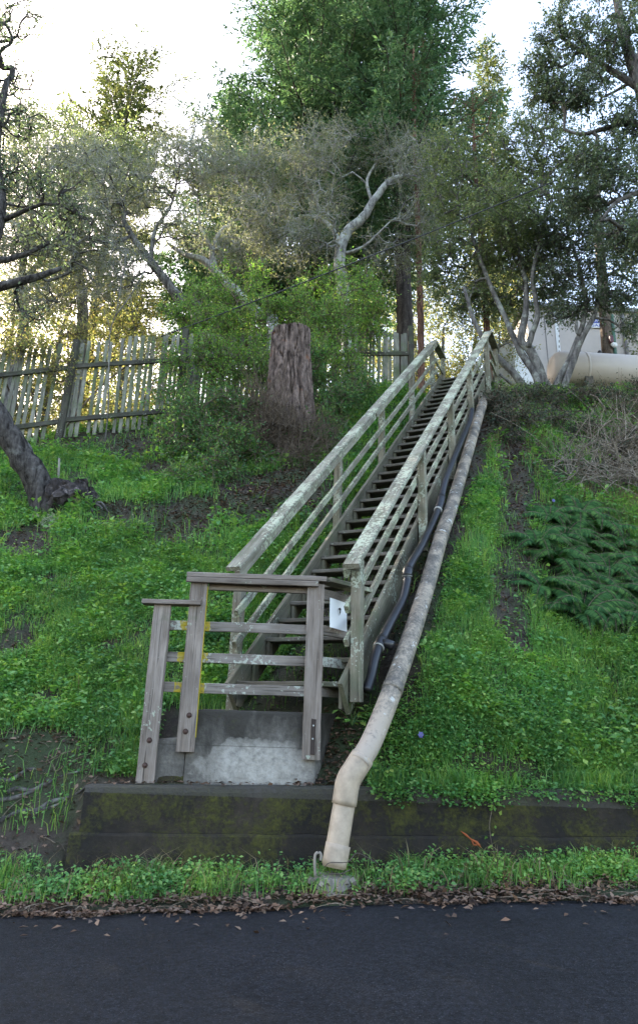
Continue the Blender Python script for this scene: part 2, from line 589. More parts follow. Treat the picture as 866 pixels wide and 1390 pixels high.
def block_concrete():
    g = G('stained_block_concrete', .9)
    v = g.obj()
    n1 = g.noise(v, 3.5, 7, .65); n2 = g.noise(v, 40, 5, .65)
    c = g.ramp(n1, [(.3, (.055, .049, .042)), (.55, (.11, .10, .087)), (.75, (.17, .155, .137))])
    c = g.mix(1.0, c, g.ramp(n2, [(.3, .75), (.7, 1.25)]), 'MULTIPLY')
    x, y, z = g.sep(v)
    # dark damp staining from the top edge and the right
    st = g.math('ADD', g.math('MULTIPLY', z, 1.1), g.math('MULTIPLY', g.math('SUBTRACT', g.noise(g.obj((1.6, 1.6, .7)), 3.0, 5, .6), .5), 1.5))
    c = g.mix(g.ramp(st, [(.22, 0.), (.55, .85)]), c, (.020, .017, .013))
    # pale bloom low on the face: soft, broken by finer noise
    dx = g.math('DIVIDE', g.math('SUBTRACT', x, -.40), .48)
    dz = g.math('DIVIDE', g.math('SUBTRACT', z, .16), .20)
    d = g.math('ADD', g.math('POWER', g.math('ABSOLUTE', dx), 2.0), g.math('POWER', g.math('ABSOLUTE', dz), 2.0))
    d = g.math('ADD', d, g.math('MULTIPLY', g.math('SUBTRACT', g.noise(v, 3.6, 7, .62), .5), 2.2))
    f = g.ramp(d, [(-.3, .95), (.45, .75), (.9, .34), (1.35, .10), (2.0, 0.)])
    f = g.math('MULTIPLY', f, g.ramp(g.noise(v, 20, 6, .72), [(.32, .45), (.6, 1.)]))
    c = g.mix(f, c, g.mix(g.noise(v, 9, 5, .65), (.27, .245, .205), (.46, .44, .405)))
    seam = g.math('MULTIPLY', g.math('GREATER_THAN', z, .292), g.math('LESS_THAN', z, .298))
    c = g.mix(g.math('MULTIPLY', seam, .5), c, (.03, .026, .022))
    moss = g.ramp(g.noise(v, 5.5, 6, .65), [(.58, 0.), (.68, .7)])
    top = g.ramp(z, [(.30, 0.), (.5, 1.)])
    c = g.mix(g.math('MULTIPLY', moss, top), c, (.05, .055, .014))
    g.color(c); g.bump(g.math('ADD', n1, n2), .6, .012)
    return g.m


def pipe_mat():
    g = G('grimy_beige_pipe', .6)
    v = g.obj()
    n1 = g.noise(v, 5, 6, .65); n2 = g.noise(v, 42, 5, .7)
    c = g.mix(n1, (.29, .235, .185), (.40, .33, .27))
    z = g.sep(v)[2]
    up = g.ramp(g.math('ADD', z, g.math('MULTIPLY', n1, .5)), [(.0, 0.), (1., 1.)])
    z01 = g.n('ShaderNodeMapRange'); z01.inputs[1].default_value = .55; z01.inputs[2].default_value = 1.25
    g.l(z, z01.inputs[0])
    s = g.math('ADD', g.math('MULTIPLY', n1, .6), g.math('MULTIPLY', n2, .45))
    k = g.math('MULTIPLY', z01.outputs[0], .17)
    grime = g.ramp(g.math('ADD', s, k), [(.60, 0.), (.76, .9)])
    c = g.mix(g.math('MULTIPLY', z01.outputs[0], .5), c, (.32, .26, .18))
    c = g.mix(grime, c, g.mix(n2, (.022, .020, .017), (.10, .09, .075)))
    wh = g.ramp(g.noise(v, 13, 3, .6), [(.64, 0.), (.67, .8)])
    c = g.mix(g.math('MULTIPLY', wh, z01.outputs[0]), c, (.5, .5, .47))
    g.color(c); g.bump(n2, .35, .006)
    return g.m


M['mossy_concrete'] = mossy_concrete()
M['block_concrete'] = block_concrete()
M['pipe'] = pipe_mat()


def simple(name, c, rough=.6, metal=0., var=.25, scale=14, bump=.2):
    g = G(name, rough)
    n = g.noise(g.obj(), scale, 5, .6)
    g.color(g.ramp(n, [(.3, tuple(x * (1 - var) for x in c)), (.7, tuple(min(1, x * (1 + var)) for x in c))]))
    g.b.inputs['Metallic'].default_value = metal
    if bump:
        g.bump(n, bump, .004)
    return g.m


M['pipe_clean'] = simple('beige_pipe_elbow', (.35, .275, .20), .6, 0, .3, 11)
M['hose'] = simple('black_plastic_hose', (.012, .012, .014), .38, 0, .3, 20)
M['tie'] = simple('white_cable_tie', (.36, .36, .34), .5)
M['bolt'] = simple('rusty_bolt', (.06, .035, .028), .55, .6)
M['rust'] = simple('rusty_steel_strap', (.035, .024, .02), .6, .5)
M['paper'] = simple('white_paper', (.78, .78, .78), .7, 0, .03, 5, 0)
M['ink'] = simple('black_ink', (.02, .02, .02), .7)
M['yellow_paint'] = simple('worn_yellow_paint', (.40, .31, .012), .7, 0, .2, 30)
M['rubble'] = simple('pale_concrete_rubble', (.20, .175, .145), .9, 0, .35, 12, .6)
M['white_plastic'] = simple('white_plastic', (.75, .74, .7), .5)
M['orange_root'] = simple('orange_paint_scratch', (.26, .06, .015), .8)
M['panel'] = simple('beige_metal_panel', (.50, .44, .40), .55, 0, .06, 3, .05)
M['panel_seam'] = simple('dark_panel_seam', (.20, .18, .17), .6)
M['white_paint'] = simple('white_paint', (.78, .78, .78), .6, 0, .05)
M['blue_sign'] = simple('blue_sign_paint', (.06, .09, .42), .5, 0, .05)
M['roof'] = simple('grey_roof_edge', (.25, .25, .26), .6)
M['green_pipe'] = simple('green_conduit', (.06, .13, .08), .5)
M['red_plastic'] = simple('dark_red_plastic', (.10, .02, .025), .5)
M['wire'] = simple('black_cable', (.02, .02, .022), .6)
M['thin_wire'] = simple('bent_rusty_wire', (.09, .07, .06), .5, .5)
M['flower'] = simple('violet_petal', (.10, .09, .28), .6)


def tank_mat():
    g = G('stained_beige_tank', .5)
    v = g.obj()
    z = g.sep(v)[2]
    n = g.noise(v, 3, 6, .6); n2 = g.noise(g.obj((3, 3, 14)), 2, 5, .6)
    c = g.mix(n, (.42, .36, .31), (.54, .47, .41))
    d = g.ramp(g.math('ADD', g.math('MULTIPLY', z, -1.2), g.math('MULTIPLY', n2, .5)), [(.30, 0.), (.55, .75)])
    c = g.mix(d, c, (.30, .18, .10))
    g.color(c); g.bump(n, .1, .01)
    return g.m


M['tank'] = tank_mat()


def trunk_cut():
    g = G('cut_wood', .9)
    c = g.ramp(g.noise(g.obj(), 9, 5), [(.3, (.10, .08, .07)), (.7, (.26, .22, .19))])
    g.color(c)
    return g.m


M['cut_wood'] = trunk_cut()

# ------------------------------------------------------------------ ground and road
def axis(parts):
    out = []
    for a, b, st in parts:
        out += list(np.arange(a, b - 1e-6, st))
    out.append(parts[-1][1])
    return np.array(out)


def sheet(xs, ys, zf):
    X, Y = np.meshgrid(xs, ys)
    Z = zf(X, Y)
    V = np.stack([X, Y, Z], -1).reshape(-1, 3)
    nx, ny = len(xs), len(ys)
    i = np.arange(ny - 1)[:, None] * nx + np.arange(nx - 1)[None, :]
    q = np.stack([i, i + 1, i + nx + 1, i + nx], -1).reshape(-1, 4)
    return V, q


xs = axis([(-150, -30, 8), (-30, -9, .8), (-9, 9, .09), (9, 30, .8), (30, 150, 8)])
ys = axis([(-150, -10, 10), (-10, 4.4, .8), (4.4, 5.1, .08), (5.1, 5.9, .035), (5.9, 14, .09), (14, 40, .7), (40, 200, 10)])
V, q = sheet(xs, ys, terrain)
g_o = obj('hillside_ground', V, q, M['soil'], smooth=True); tag(g_o, kind='structure')


def road_edge(x):
    return 4.86 + .05 * np.sin(x * 2.1 + .4) + .03 * np.sin(x * 5.3) + .02 * np.sin(x * 11.7 + 1)


xs2 = axis([(-100, -10, 5), (-10, 10, .05), (10, 100, 5)])
rows = []
for f in (0, .5, .9, 1.0):
    yv = -4.2 + (road_edge(xs2) + 4.2) * f
    rows.append(np.stack([xs2, yv, road_z(xs2) + np.where(f == 1.0, -.012, 0.0)], -1))
V = np.concatenate(rows)
nx = len(xs2)
i = np.arange(3)[:, None] * nx + np.arange(nx - 1)[None, :]
q = np.stack([i, i + 1, i + nx + 1, i + nx], -1).reshape(-1, 4)
tag(obj('road', V, q, M['asphalt']), kind='structure')

# ------------------------------------------------------------------ retaining wall
def prism(plan, z0, z1, nz=1):
    """plan polygon extruded; returns a bmesh"""
    bm = bmesh.new()
    lo = [bm.verts.new((x, y, z0 if not callable(z0) else z0(x))) for x, y in plan]
    hi = [bm.verts.new((x, y, z1 if not callable(z1) else z1(x))) for x, y in plan]
    n = len(plan)
    bm.faces.new(list(reversed(lo))); bm.faces.new(hi)
    for k in range(n):
        bm.faces.new((lo[k], lo[(k + 1) % n], hi[(k + 1) % n], hi[k]))
    return bm


def bm_obj(name, bm, mat, parent=None, origin=(0, 0, 0), bevel=0, cuts=0, jit=0.0, smooth=False, seed=0):
    if bevel:
        bmesh.ops.bevel(bm, geom=list(bm.edges), offset=bevel, segments=2, profile=.6, affect='EDGES')
    if cuts:
        for _ in range(cuts):
            long = [e for e in bm.edges if e.calc_length() > .09]
            if not long: break
            bmesh.ops.subdivide_edges(bm, edges=long, cuts=1, use_grid_fill=True)
        bmesh.ops.triangulate(bm, faces=[f for f in bm.faces if len(f.verts) > 4])
    if jit:
        for v in bm.verts:
            nv = mnoise.noise_vector(v.co * 5 + Vector((seed, 0, 0))) + mnoise.noise_vector(v.co * 17) * .5
            v.co += nv * jit
    bmesh.ops.recalc_face_normals(bm, faces=list(bm.faces))
    me = bpy.data.meshes.new(name); bm.to_mesh(me); bm.free()
    me.materials.append(mat)
    if smooth:
        me.polygons.foreach_set('use_smooth', np.ones(len(me.polygons), bool))
    base = Vector(wloc(parent)) if parent is not None else Vector((0, 0, 0))
    org = Vector(origin) if parent is None else base
    me.transform(Matrix.Translation(-org))
    o = bpy.data.objects.new(name, me)
    o.location = org - base
    return link(o, parent)


wall = thing('retaining_wall', (0, 5.5, -.15), 'low dark mossy concrete retaining wall along the foot of the grassy bank', 'wall')
wx = list(np.linspace(-1.62, 9.0, 150))
# cross-section (y,z relative to the top): a lower lift standing 12 mm proud and a rounded upper one
def wall_part(x0, x1, sec, name, n=120, top=True):
    V = []; fs = []
    k = len(sec)
    xx = np.linspace(x0, x1, n)
    for x in xx:
        base = .0 + .02 * np.clip(x, -14, 14)
        for (y, z) in sec:
            nv = mnoise.noise_vector(Vector((x * 4, y * 4, z * 4))) * .008 + mnoise.noise_vector(Vector((x * 15, y * 15, z * 15))) * .003
            V.append((x + nv.x * .3, y + nv.y, base + z + nv.z))
    for i in range(n - 1):
        for j in range(k):
            a = i * k + j; b = i * k + (j + 1) % k
            fs.append((a, b, b + k, a + k))
    fs.append(tuple(reversed(range(k)))); fs.append(tuple(range((n - 1) * k, n * k)))
    return obj(name, V, fs, M['mossy_concrete'], wall)


wall_part(-1.60, 9.0, [(5.60, .34), (5.60, .62), (5.585, .64), (5.43, .645), (5.402, .63), (5.392, .60), (5.39, .50), (5.392, .40), (5.395, .34)][::-1], 'upper_lift')
wall_part(-1.66, 9.0, [(5.62, -.3), (5.62, .338), (5.385, .338), (5.376, .32), (5.372, .22), (5.37, .1), (5.37, -.3)][::-1], 'lower_lift')
# orange scratch on the wall face
o = tubes('paint_scratch', [(smooth_path([at(625, 1128, 5.378), at(633, 1134, 5.376), at(640, 1140, 5.374), at(646, 1143, 5.374), at(653, 1151, 5.374)], 10), [.002, .005, .008, .006, .004, .009, .007, .012, .007, .002]),
                            (smooth_path([at(640, 1140, 5.374), at(643, 1147, 5.374), at(651, 1146, 5.374)], 6), .005)], M['orange_root'], wall, 5)

# ------------------------------------------------------------------ concrete landing block
blk = thing('concrete_landing', (0, 5.55, .6), 'grey stained concrete landing block with white bloom at the foot of the stair', 'concrete block')
nx_, ny_ = D2 * .5
bm = prism([(-.935, 5.56), (.03, 5.56), (.03 + nx_, 5.56 + ny_), (-.935, 6.15)], .58, 1.15)
bm_obj('upper_block', bm, M['block_concrete'], blk, bevel=.018, cuts=4, jit=.007)
bm = prism([(-1.18, 5.572), (-.938, 5.572), (-.938, 6.05), (-1.16, 6.05)], .58, .945)
for v in bm.verts:
    if v.co.z > .8 and v.co.x < -1.1:
        v.co.x += .03; v.co.z -= .015
bm_obj('lower_block', bm, M['block_concrete'], blk, bevel=.018, cuts=4, jit=.007, seed=4)
bm = prism([(-1.15, 5.572), (.13, 5.572), (.3, 6.0), (-1.1, 6.0)], .57, .68)
bm_obj('footing', bm, M['mossy_concrete'], blk, bevel=.015, cuts=4, jit=.008, seed=9)

# ------------------------------------------------------------------ landing guard rail
guard = thing('landing_guardrail', (-.5, 5.5, .64), 'grey wooden guard rail with yellow paint bolted to the concrete landing', 'railing')
GY = 5.53      # posts stand against the block's front face (5.56)
YZ = lambda px, py, Y=5.5: at(px, py, Y)


def post_board(x, z0, z1, lean=0.0, w=.135):
    return board('post', (x - lean, GY - .005, z0), (x + lean, GY - .005, z1), w, .04, (0, -1, 0), M['guard_wood'], guard, wob=.002)


pA = post_board(-1.205, .625, 1.925); pB = post_board(-.932, .845, 2.125); pC = post_board(.003, .82, 2.125)


def bolt_at(px, py, parent):
    c = YZ(px, py, GY - .03)
    bm = bmesh.new()
    bmesh.ops.create_uvsphere(bm, u_segments=10, v_segments=6, radius=.0155)
    bmesh.ops.scale(bm, vec=(1, .62, 1), verts=bm.verts)
    bm2 = bmesh.ops.create_cone(bm, segments=12, radius1=.022, radius2=.021, depth=.005, cap_ends=True)
    bmesh.ops.rotate(bm, verts=bm2['verts'], cent=(0, 0, 0), matrix=Matrix.Rotation(R(90), 3, 'X'))
    bmesh.ops.translate(bm, verts=bm2['verts'], vec=(0, .006, 0))
    me = bpy.data.meshes.new('bolt'); bm.to_mesh(me); bm.free(); me.materials.append(M['bolt'])
    o = bpy.data.objects.new('bolt', me); link(o, parent)
    o.matrix_basis = parent.matrix_basis.inverted() @ Matrix.Translation(Vector(c) - Vector(wloc(guard)))


for px, py, p in ((203, 1005, pA), (197, 1039, pA), (257, 971, pB), (252, 993, pB)):
    bolt_at(px, py, p)
a_, b_ = YZ(426, 976, GY - .0275), YZ(424, 1024, GY - .0275)
st = board('steel_strap', a_, b_, .035, .006, (0, -1, 0), M['rust'], guard, wob=.0005)
for px, py in ((425.5, 985), (424.5, 1003)):
    c = YZ(px, py, GY - .033)
    bm = bmesh.new(); bmesh.ops.create_uvsphere(bm, u_segments=8, v_segments=5, radius=.007)
    me = bpy.data.meshes.new('bolt'); bm.to_mesh(me); bm.free(); me.materials.append(M['tie'])
    o = bpy.data.objects.new('bolt', me); link(o, guard); o.location = Vector(c) - Vector(wloc(guard))
# yellow edge of the second post
board('paint_edge', (-.862, GY - .004, .95), (-.862, GY - .004, 2.08), .036, .003, (1, 0, 0), M['yellow_paint'], guard, wob=.0004)
# caps: stub cap, main cap with a board below its front and one behind, return cap to the stair post
board('cap_board', (-1.365, 5.535, 1.945), (-.90, 5.535, 1.945), .14, .036, (0, 0, 1), M['guard_wood'], guard)
board('cap_board', (-1.03, 5.545, 2.170), (.085, 5.545, 2.165), .145, .038, (0, 0, 1), M['guard_wood'], guard)
board('cap_apron', (-1.03, 5.482, 2.128), (.02, 5.482, 2.122), .042, .032, (0, -1, 0), M['guard_wood'], guard)
board('cap_apron', (-.86, 5.575, 2.105), (.03, 5.575, 2.1), .085, .036, (0, -1, 0), M['guard_wood'], guard)
P4 = np.array([.375, 6.0])
board('return_cap', (.06, 5.53, 2.166), (.43, 5.98, 2.166), .15, .036, (0, 0, 1), M['rail_wood'], guard)
board('return_rail', (.05, 5.58, 2.06), (.36, 5.96, 2.06), .085, .036, (1, -.8, 0), M['guard_rail_wood'], guard)
wy = [wood_mat('guard_rail_yellow_wood', (.10, .086, .074), (.27, .24, .215), .42, .1, (.45, .47, .40), yellow=(-.47, -.24))]
for k, (yl, yr, ret) in enumerate(((846, 859, (862, 876)), (889, 902, (903, 914)), (930, 943, (940, 946)))):
    l = at(228, yl - 2, 5.572); r = at(440, yr, 5.572)
    zz_ = (at(300, yl, 5.572)[2] + at(420, yr, 5.572)[2]) / 2
    board('guard_rail', (-1.16, 5.572, zz_), (.045, 5.572, zz_ - .004), .075, .036, (0, -1, 0), wy[0], guard)
    board('return_rail', (.06, 5.60, zz_), (.365, 5.97, zz_), .075, .036, (1, -.8, 0), M['guard_rail_wood'], guard)

# paper notice on the return rail
c0, c1 = at(444, 816, 5.66), at(463, 820, 5.80)
N = np.array([.62, -.78, 0]) * .03
nx2 = 8
V = []
zt_, zb_ = 2.035, 1.80
xl = np.array([.10, 5.615, 0]); xr = np.array([.245, 5.795, 0])
for a in range(nx2 + 1):
    for b in range(nx2 + 1):
        p = xl + (xr - xl) * a / nx2
        z = zt_ + (zb_ - zt_) * b / nx2
        curl = .006 * math.sin(a * .8) + .010 * (b / nx2) ** 2
        V.append((p[0] + N[0] * (1 + curl * 20), p[1] + N[1] * (1 + curl * 20), z - .01 * (a / nx2)))
fs = [(a * (nx2 + 1) + b, a * (nx2 + 1) + b + 1, (a + 1) * (nx2 + 1) + b + 1, (a + 1) * (nx2 + 1) + b) for a in range(nx2) for b in range(nx2)]
note = thing('paper_notice', (.17, 5.70, 1.80), 'white paper notice with a small dark mark fixed to the return rail', 'notice')
nb = obj('sheet', V, fs, M['paper'], note)
so = nb.modifiers.new('thick', 'SOLIDIFY'); so.thickness = .0015
ctr = (xl + xr) / 2 + N * 1.45
dd = unit((xr - xl)[None])[0]
mk = []
for s_, zz2 in ((-.012, 1.955), (.004, 1.962), (.012, 1.950), (.008, 1.930), (-.002, 1.905)):
    mk.append(ctr + dd * s_ + np.array([0, 0, zz2]))
tubes('ink_mark', [(smooth_path(mk, 9), [.002, .005, .008, .009, .008, .006, .005, .003, .001])], M['ink'], note, 6)

# ------------------------------------------------------------------ the staircase
stair = thing('wooden_staircase', sp(0, .47, -.3), 'long steep weathered wooden staircase with lichened handrails climbing the bank', 'staircase')
UPN = Vector((-D2[0] * PITCH, -D2[1] * PITCH, 1)).normalized()
SV = (S2[0], S2[1], 0)
T_END = 32 * RUN
for w_ in (-.022, .962):
    L_ = [(-.02, 3.2), (3.2, T_END + .18)]
    for a, b in L_:
        board('stringer', sp(a, w_, -.115), sp(b, w_, -.115), .285, .04, SV, M['stringer_wood'], stair, nx=24)
tread0 = None
cl0 = None
for k in range(NT):
    t = k * RUN
    if tread0 is None:
        tread0 = board('tread', sp(.125, 0.004, -.02 - PITCH * .125), sp(.125, .936, -.02 - PITCH * .125), .25, .038, (0, 0, 1), M['tread_wood'], stair, nx=9, cham=.006, wob=.002)
        cl0 = []
        base0 = tread0.matrix_basis.copy()
        for w_ in (.02, .918):
            c = board('cleat', sp(.05, w_, -.04 - PITCH * .05), sp(.05, w_, -.20 - PITCH * .05), .07, .03, SV, M['stringer_wood'], stair, nx=3)
            m_ = base0.inverted() @ c.matrix_basis
            c.parent = tread0; c.matrix_basis = m_
        first = tread0
        continue
    c = first.copy(); COL.objects.link(c); c.parent = stair
    tilt = Matrix.Rotation(random.uniform(-.006, .006), 4, 'Y') @ Matrix.Rotation(random.uniform(-.012, .012), 4, 'X')
    c.matrix_basis = Matrix.Translation(Vector((D2[0] * t, D2[1] * t, RISE * k + random.uniform(-.004, .004)))) @ base0 @ tilt
    for ch in first.children:
        d = ch.copy(); COL.objects.link(d); d.parent = c
# landing board at the top
for j in range(4):
    a = T_END + .30 + j * .15
    board('landing_board', sp(a, -.02, -.02 - PITCH * (a - T_END)), sp(a, .96, -.02 - PITCH * (a - T_END)), .14, .038, (0, 0, 1), M['tread_wood'], stair, nx=6)
RH = .955
WL, WR = -.085, 1.035


def stair_post(t, w, lo, hi):
    return board('post', sp(t, w, lo), sp(t, w, hi), .085, .085, SV, M['stair_post'], stair, wob=.0025, cham=.006)


for t in (.12, 2.3, 3.95, 5.6, 7.1):
    stair_post(t, WL - .003, -.30 if t > .2 else -.42, RH - .045)
for t in (.05, 2.05, 3.62, 5.1, 6.9):
    stair_post(t, WR + .003, -.28 if t > .2 else -.19, RH - .045)
# handrail: flat cap of two lengths and a smaller board under its inner edge
for w_, cuts_, tin in ((WL, (-.03, 3.5, 7.32), -.052), (WR, (-.10, 4.15, 7.25), -.052)):
    for a, b in zip(cuts_[:-1], cuts_[1:]):
        board('handrail', sp(a, w_ , RH), sp(b - .006, w_, RH), .142, .042, tuple(UPN), M['handrail_top'], stair, nx=30, cham=.008, wob=.0022)
        board('under_rail', sp(a + .02, w_ + (tin if w_ > .5 else -tin), RH - .072), sp(b - .02, w_ + (tin if w_ > .5 else -tin), RH - .072), .075, .034, SV, M['rail_wood'], stair, nx=24)
for w_, sg in ((WL, 1), (WR, -1)):
    for h in (.30, .56):
        for a, b in ((-.02, 3.95), (3.95, 7.2)):
            board('mid_rail', sp(a, w_ + sg * .062, h), sp(b, w_ + sg * .062, h + .004), .065, .034, SV, M['rail_wood'], stair, nx=26)
# level rails on the top landing
for w_ in (WL, WR):
    b0 = sp(7.32, w_, 0)
    for dz, wd, th_, up in ((RH, .142, .042, (0, 0, 1)), (.56, .065, .034, SV), (.30, .065, .034, SV)):
        p = b0 + np.array([0, 0, dz - .02])
        qv = p + np.array([D2[0] * .75, D2[1] * .75, 0])
        board('top_rail', p, qv, wd, th_, up, M['rail_wood'], stair)
    pz = b0 + np.array([D2[0] * .7, D2[1] * .7, 0])
    board('post', pz + np.array([0, 0, -.3]), pz + np.array([0, 0, RH - .05]), .085, .085, SV, M['stair_post'], stair)

# ------------------------------------------------------------------ drain pipe and hose
pipe = thing('drain_pipe', at(455, 1180, 5.12), 'thick grimy beige drain pipe running down the bank beside the stair to the road verge', 'pipe')
low = [at(453, 1178, 5.12), at(461, 1128, 5.15), at(470, 1075, 5.19)]
PR = .077
mid = [at(487, 1036, 5.19), at(507, 1000, 5.30)]
full = [mid[0], mid[1]] + [np.array(p) for p in PIPE_PTS]
full.append(full[-1] + np.array([.14, .55, .35]))
full.append(full[-1] + np.array([.25, .8, .1]))
tubes('pipe_run', [(smooth_path(full, 90), PR)], M['pipe'], pipe, 20)
tubes('pipe_foot', [(smooth_path(low, 14), PR * .98)], M['pipe_clean'], pipe, 20)
el = smooth_path([at(467, 1092, 5.178), at(472, 1062, 5.18), at(480, 1047, 5.19), at(492, 1028, 5.22)], 14)
tubes('elbow', [(el, PR * 1.10)], M['pipe_clean'], pipe, 20)
tubes('collar', [(smooth_path([at(453.5, 1176, 5.12), at(459, 1146, 5.14)], 5), PR * 1.08)], M['pipe_clean'], pipe, 20)
for px, py, w_ in ((516, 975, None), (598, 730, 1.25), (653, 556, 1.135)):
    if w_ is None:
        c = at(px, py, 5.88)
        i0 = int(np.argmin(np.linalg.norm(smooth_path(full, 90) - c, axis=1)))
    else:
        i0 = int(np.argmin(np.linalg.norm(smooth_path(full, 90) - onplane(px, py, w_), axis=1)))
    sp_ = smooth_path(full, 90)
    tubes('collar', [(np.array([sp_[i0] * .6 + sp_[i0 - 1] * .4, sp_[i0], sp_[i0] * .6 + sp_[min(i0 + 1, 89)] * .4]), PR * 1.06)], M['pipe'], pipe, 20)
# broken concrete packed round the foot: a rough low pad and angular chunks
bm = bmesh.new()
gx0, gy0 = low[0][0], low[0][1]
gz0 = tz(gx0, gy0)
pad = bmesh.ops.create_cone(bm, cap_ends=True, segments=26, radius1=.17, radius2=.115, depth=.09)
bmesh.ops.translate(bm, verts=pad['verts'], vec=(gx0, gy0, gz0 + .015))
for k in range(22):
    a = k / 22 * 6.28 + random.uniform(-.15, .15)
    q_ = bmesh.ops.create_cube(bm, size=random.uniform(.014, .034))
    bmesh.ops.rotate(bm, verts=q_['verts'], cent=(0, 0, 0), matrix=Matrix.Rotation(random.uniform(0, 3), 3, (random.random(), random.random(), random.random() + .1)))
    rr0 = random.uniform(.095, .19)
    bmesh.ops.translate(bm, verts=q_['verts'], vec=(gx0 + math.cos(a) * rr0, gy0 + math.sin(a) * rr0, gz0 + .075 - rr0 * .25))
bm_obj('concrete_footing', bm, M['rubble'], pipe, jit=.009, cuts=1, smooth=False)
hk = [at(428, 1190, 5.02), at(427, 1172, 5.02), at(428, 1160, 5.02), at(433, 1157, 5.02), at(436, 1161, 5.02), at(435, 1168, 5.02)]
tubes('hook', [(smooth_path(hk, 16), .009)], M['rubble'], pipe, 8)
wr = thing('bent_wire', at(470, 1185, 5.0), 'bent rusty wire lying against the foot of the beige pipe', 'wire')
tubes('strand', [(smooth_path([at(440, 1178, 5.0), at(448, 1171, 4.98), at(472, 1170, 4.98), at(484, 1158, 5.05), at(500, 1165, 5.1), at(513, 1172, 5.1)], 24), .003),
                 (smooth_path([at(446, 1186, 4.97), at(462, 1186, 4.95), at(476, 1180, 4.98)], 10), .003)], M['thin_wire'], wr, 5)

hose = thing('black_hose', sp(.2, 1.12, -.15), 'black plastic drain hose with cable ties clipped along the right stringer', 'hose')
hp = [onplane(x, y, w) for x, y, w in ((498, 938, 1.10), (504, 918, 1.11), (509, 893, 1.115), (516, 873, 1.12), (530, 845, 1.12), (546, 815, 1.12), (552, 790, 1.12), (555, 770, 1.12), (575, 735, 1.12), (595, 690, 1.12), (605, 650, 1.12), (625, 600, 1.12), (637, 572, 1.12), (640, 556, 1.11))]
hp = [np.array(p) for p in hp]
hpath = smooth_path(hp, 110)
tubes('hose_run', [(hpath, .039)], M['hose'], hose, 14)
for (x, y) in ((516, 873), (553, 778), (597, 686)):
    c = onplane(x, y, 1.12)
    i0 = int(np.argmin(np.linalg.norm(hpath - c, axis=1))); i0 = min(max(i0, 2), 107)
    tubes('coupling', [(hpath[i0 - 2:i0 + 3], .047)], M['hose'], hose, 14)
    seg = np.array([hpath[i0 - 2] * .8 + hpath[i0 - 3] * .2, hpath[i0 - 2]])
    tubes('cable_tie', [(seg, .050)], M['tie'], hose, 14)
pj = hpath[int(np.argmin(np.linalg.norm(hpath - onplane(516, 873, 1.12), axis=1)))]
tubes('side_branch', [(np.array([pj, pj + np.array([.05, -.02, .0]), pj + np.array([.10, -.04, -.02])]), .039)], M['hose'], hose, 14)

#PART2
# ------------------------------------------------------------------ plant builders
def dense(path, rad, step=.22):
    seg = np.linalg.norm(np.diff(path, axis=0), axis=1).sum()
    return smooth_path(path, max(4, int(seg / step)), rad)


def grow(trunks, attr, tip_r=.004, k_r=.0055, wig=.14, up=.10, max_r=.12):
    """join every attractor to the nearest wood already there; returns branch polylines and the last direction of each"""
    P = [p for tr in trunks for p in tr[0]]
    RT = [r for tr in trunks for r in tr[1]]
    n = len(P); cap = n + len(attr) * 14
    pos = np.zeros((cap, 3)); pos[:n] = P
    par = np.full(cap, -1); cnt = np.zeros(cap); plen = np.zeros(cap); rt = np.zeros(cap); rt[:n] = RT
    d0 = np.min(np.linalg.norm(attr[:, None, :] - pos[None, :n, :], axis=2), axis=1)
    br = []
    dirs = np.zeros((len(attr), 3))
    for ai in np.argsort(d0):
        a = attr[ai]
        dv = pos[:n] - a
        d = np.linalg.norm(dv, axis=1)
        cost = d + .22 * plen[:n] + .35 * np.maximum(dv[:, 2], 0)
        j = int(np.argmin(cost)); L = d[j]
        if L < .03:
            continue
        ns = int(min(10, max(2, L / .22)))
        s = np.linspace(0, 1, ns + 1)[1:]
        pp = unit(rng.normal(size=(1, 3)))[0]
        pq = unit(rng.normal(size=(1, 3)))[0]
        ln = pos[j] + (a - pos[j]) * s[:, None]
        ln += np.sin(s * math.pi)[:, None] * pp * L * wig + np.sin(s * 2 * math.pi)[:, None] * pq * L * wig * .5
        ln[:, 2] += np.sin(s * math.pi) * L * up
        idx = [j]
        for p in ln:
            pos[n] = p; par[n] = idx[-1]; plen[n] = plen[idx[-1]] + L / ns
            idx.append(n); n += 1
        br.append(idx)
        dirs[ai] = unit((ln[-1] - (ln[-2] if ns > 1 else pos[j]))[None])[0]
        q_ = idx[-1]
        while q_ >= 0:
            cnt[q_] += 1; q_ = par[q_]
    rad = np.minimum(tip_r + k_r * np.sqrt(cnt), max_r)
    out = []
    for idx in br:
        r = rad[idx].copy()
        if rt[idx[0]] > 0:
            r[0] = min(r[1] * 1.25, rt[idx[0]] * .9)
        else:
            r[0] = r[1] * 1.05
        out.append((pos[idx], r))
    return out, dirs


def blob_points(blobs):
    out = []
    for (c, rad, n) in blobs:
        v = rand_dirs(n) * (rng.random((n, 1)) ** .42)
        out.append(np.asarray(c) + v * np.asarray(rad))
    return np.concatenate(out)


def twigs_at(tips, dirs, n, ln, r=.003):
    paths = []
    for a, d in zip(tips, dirs):
        for _ in range(n):
            v = unit((d * .6 + rng.normal(size=3) * .8)[None])[0]
            L = ln * rng.uniform(.5, 1.3)
            m = a + v * L * .5 + rng.normal(size=3) * L * .1
            e = a + v * L + rng.normal(size=3) * L * .18
            paths.append((np.array([a, m, e]), np.array([r * 1.5, r, r * .5])))
    return paths


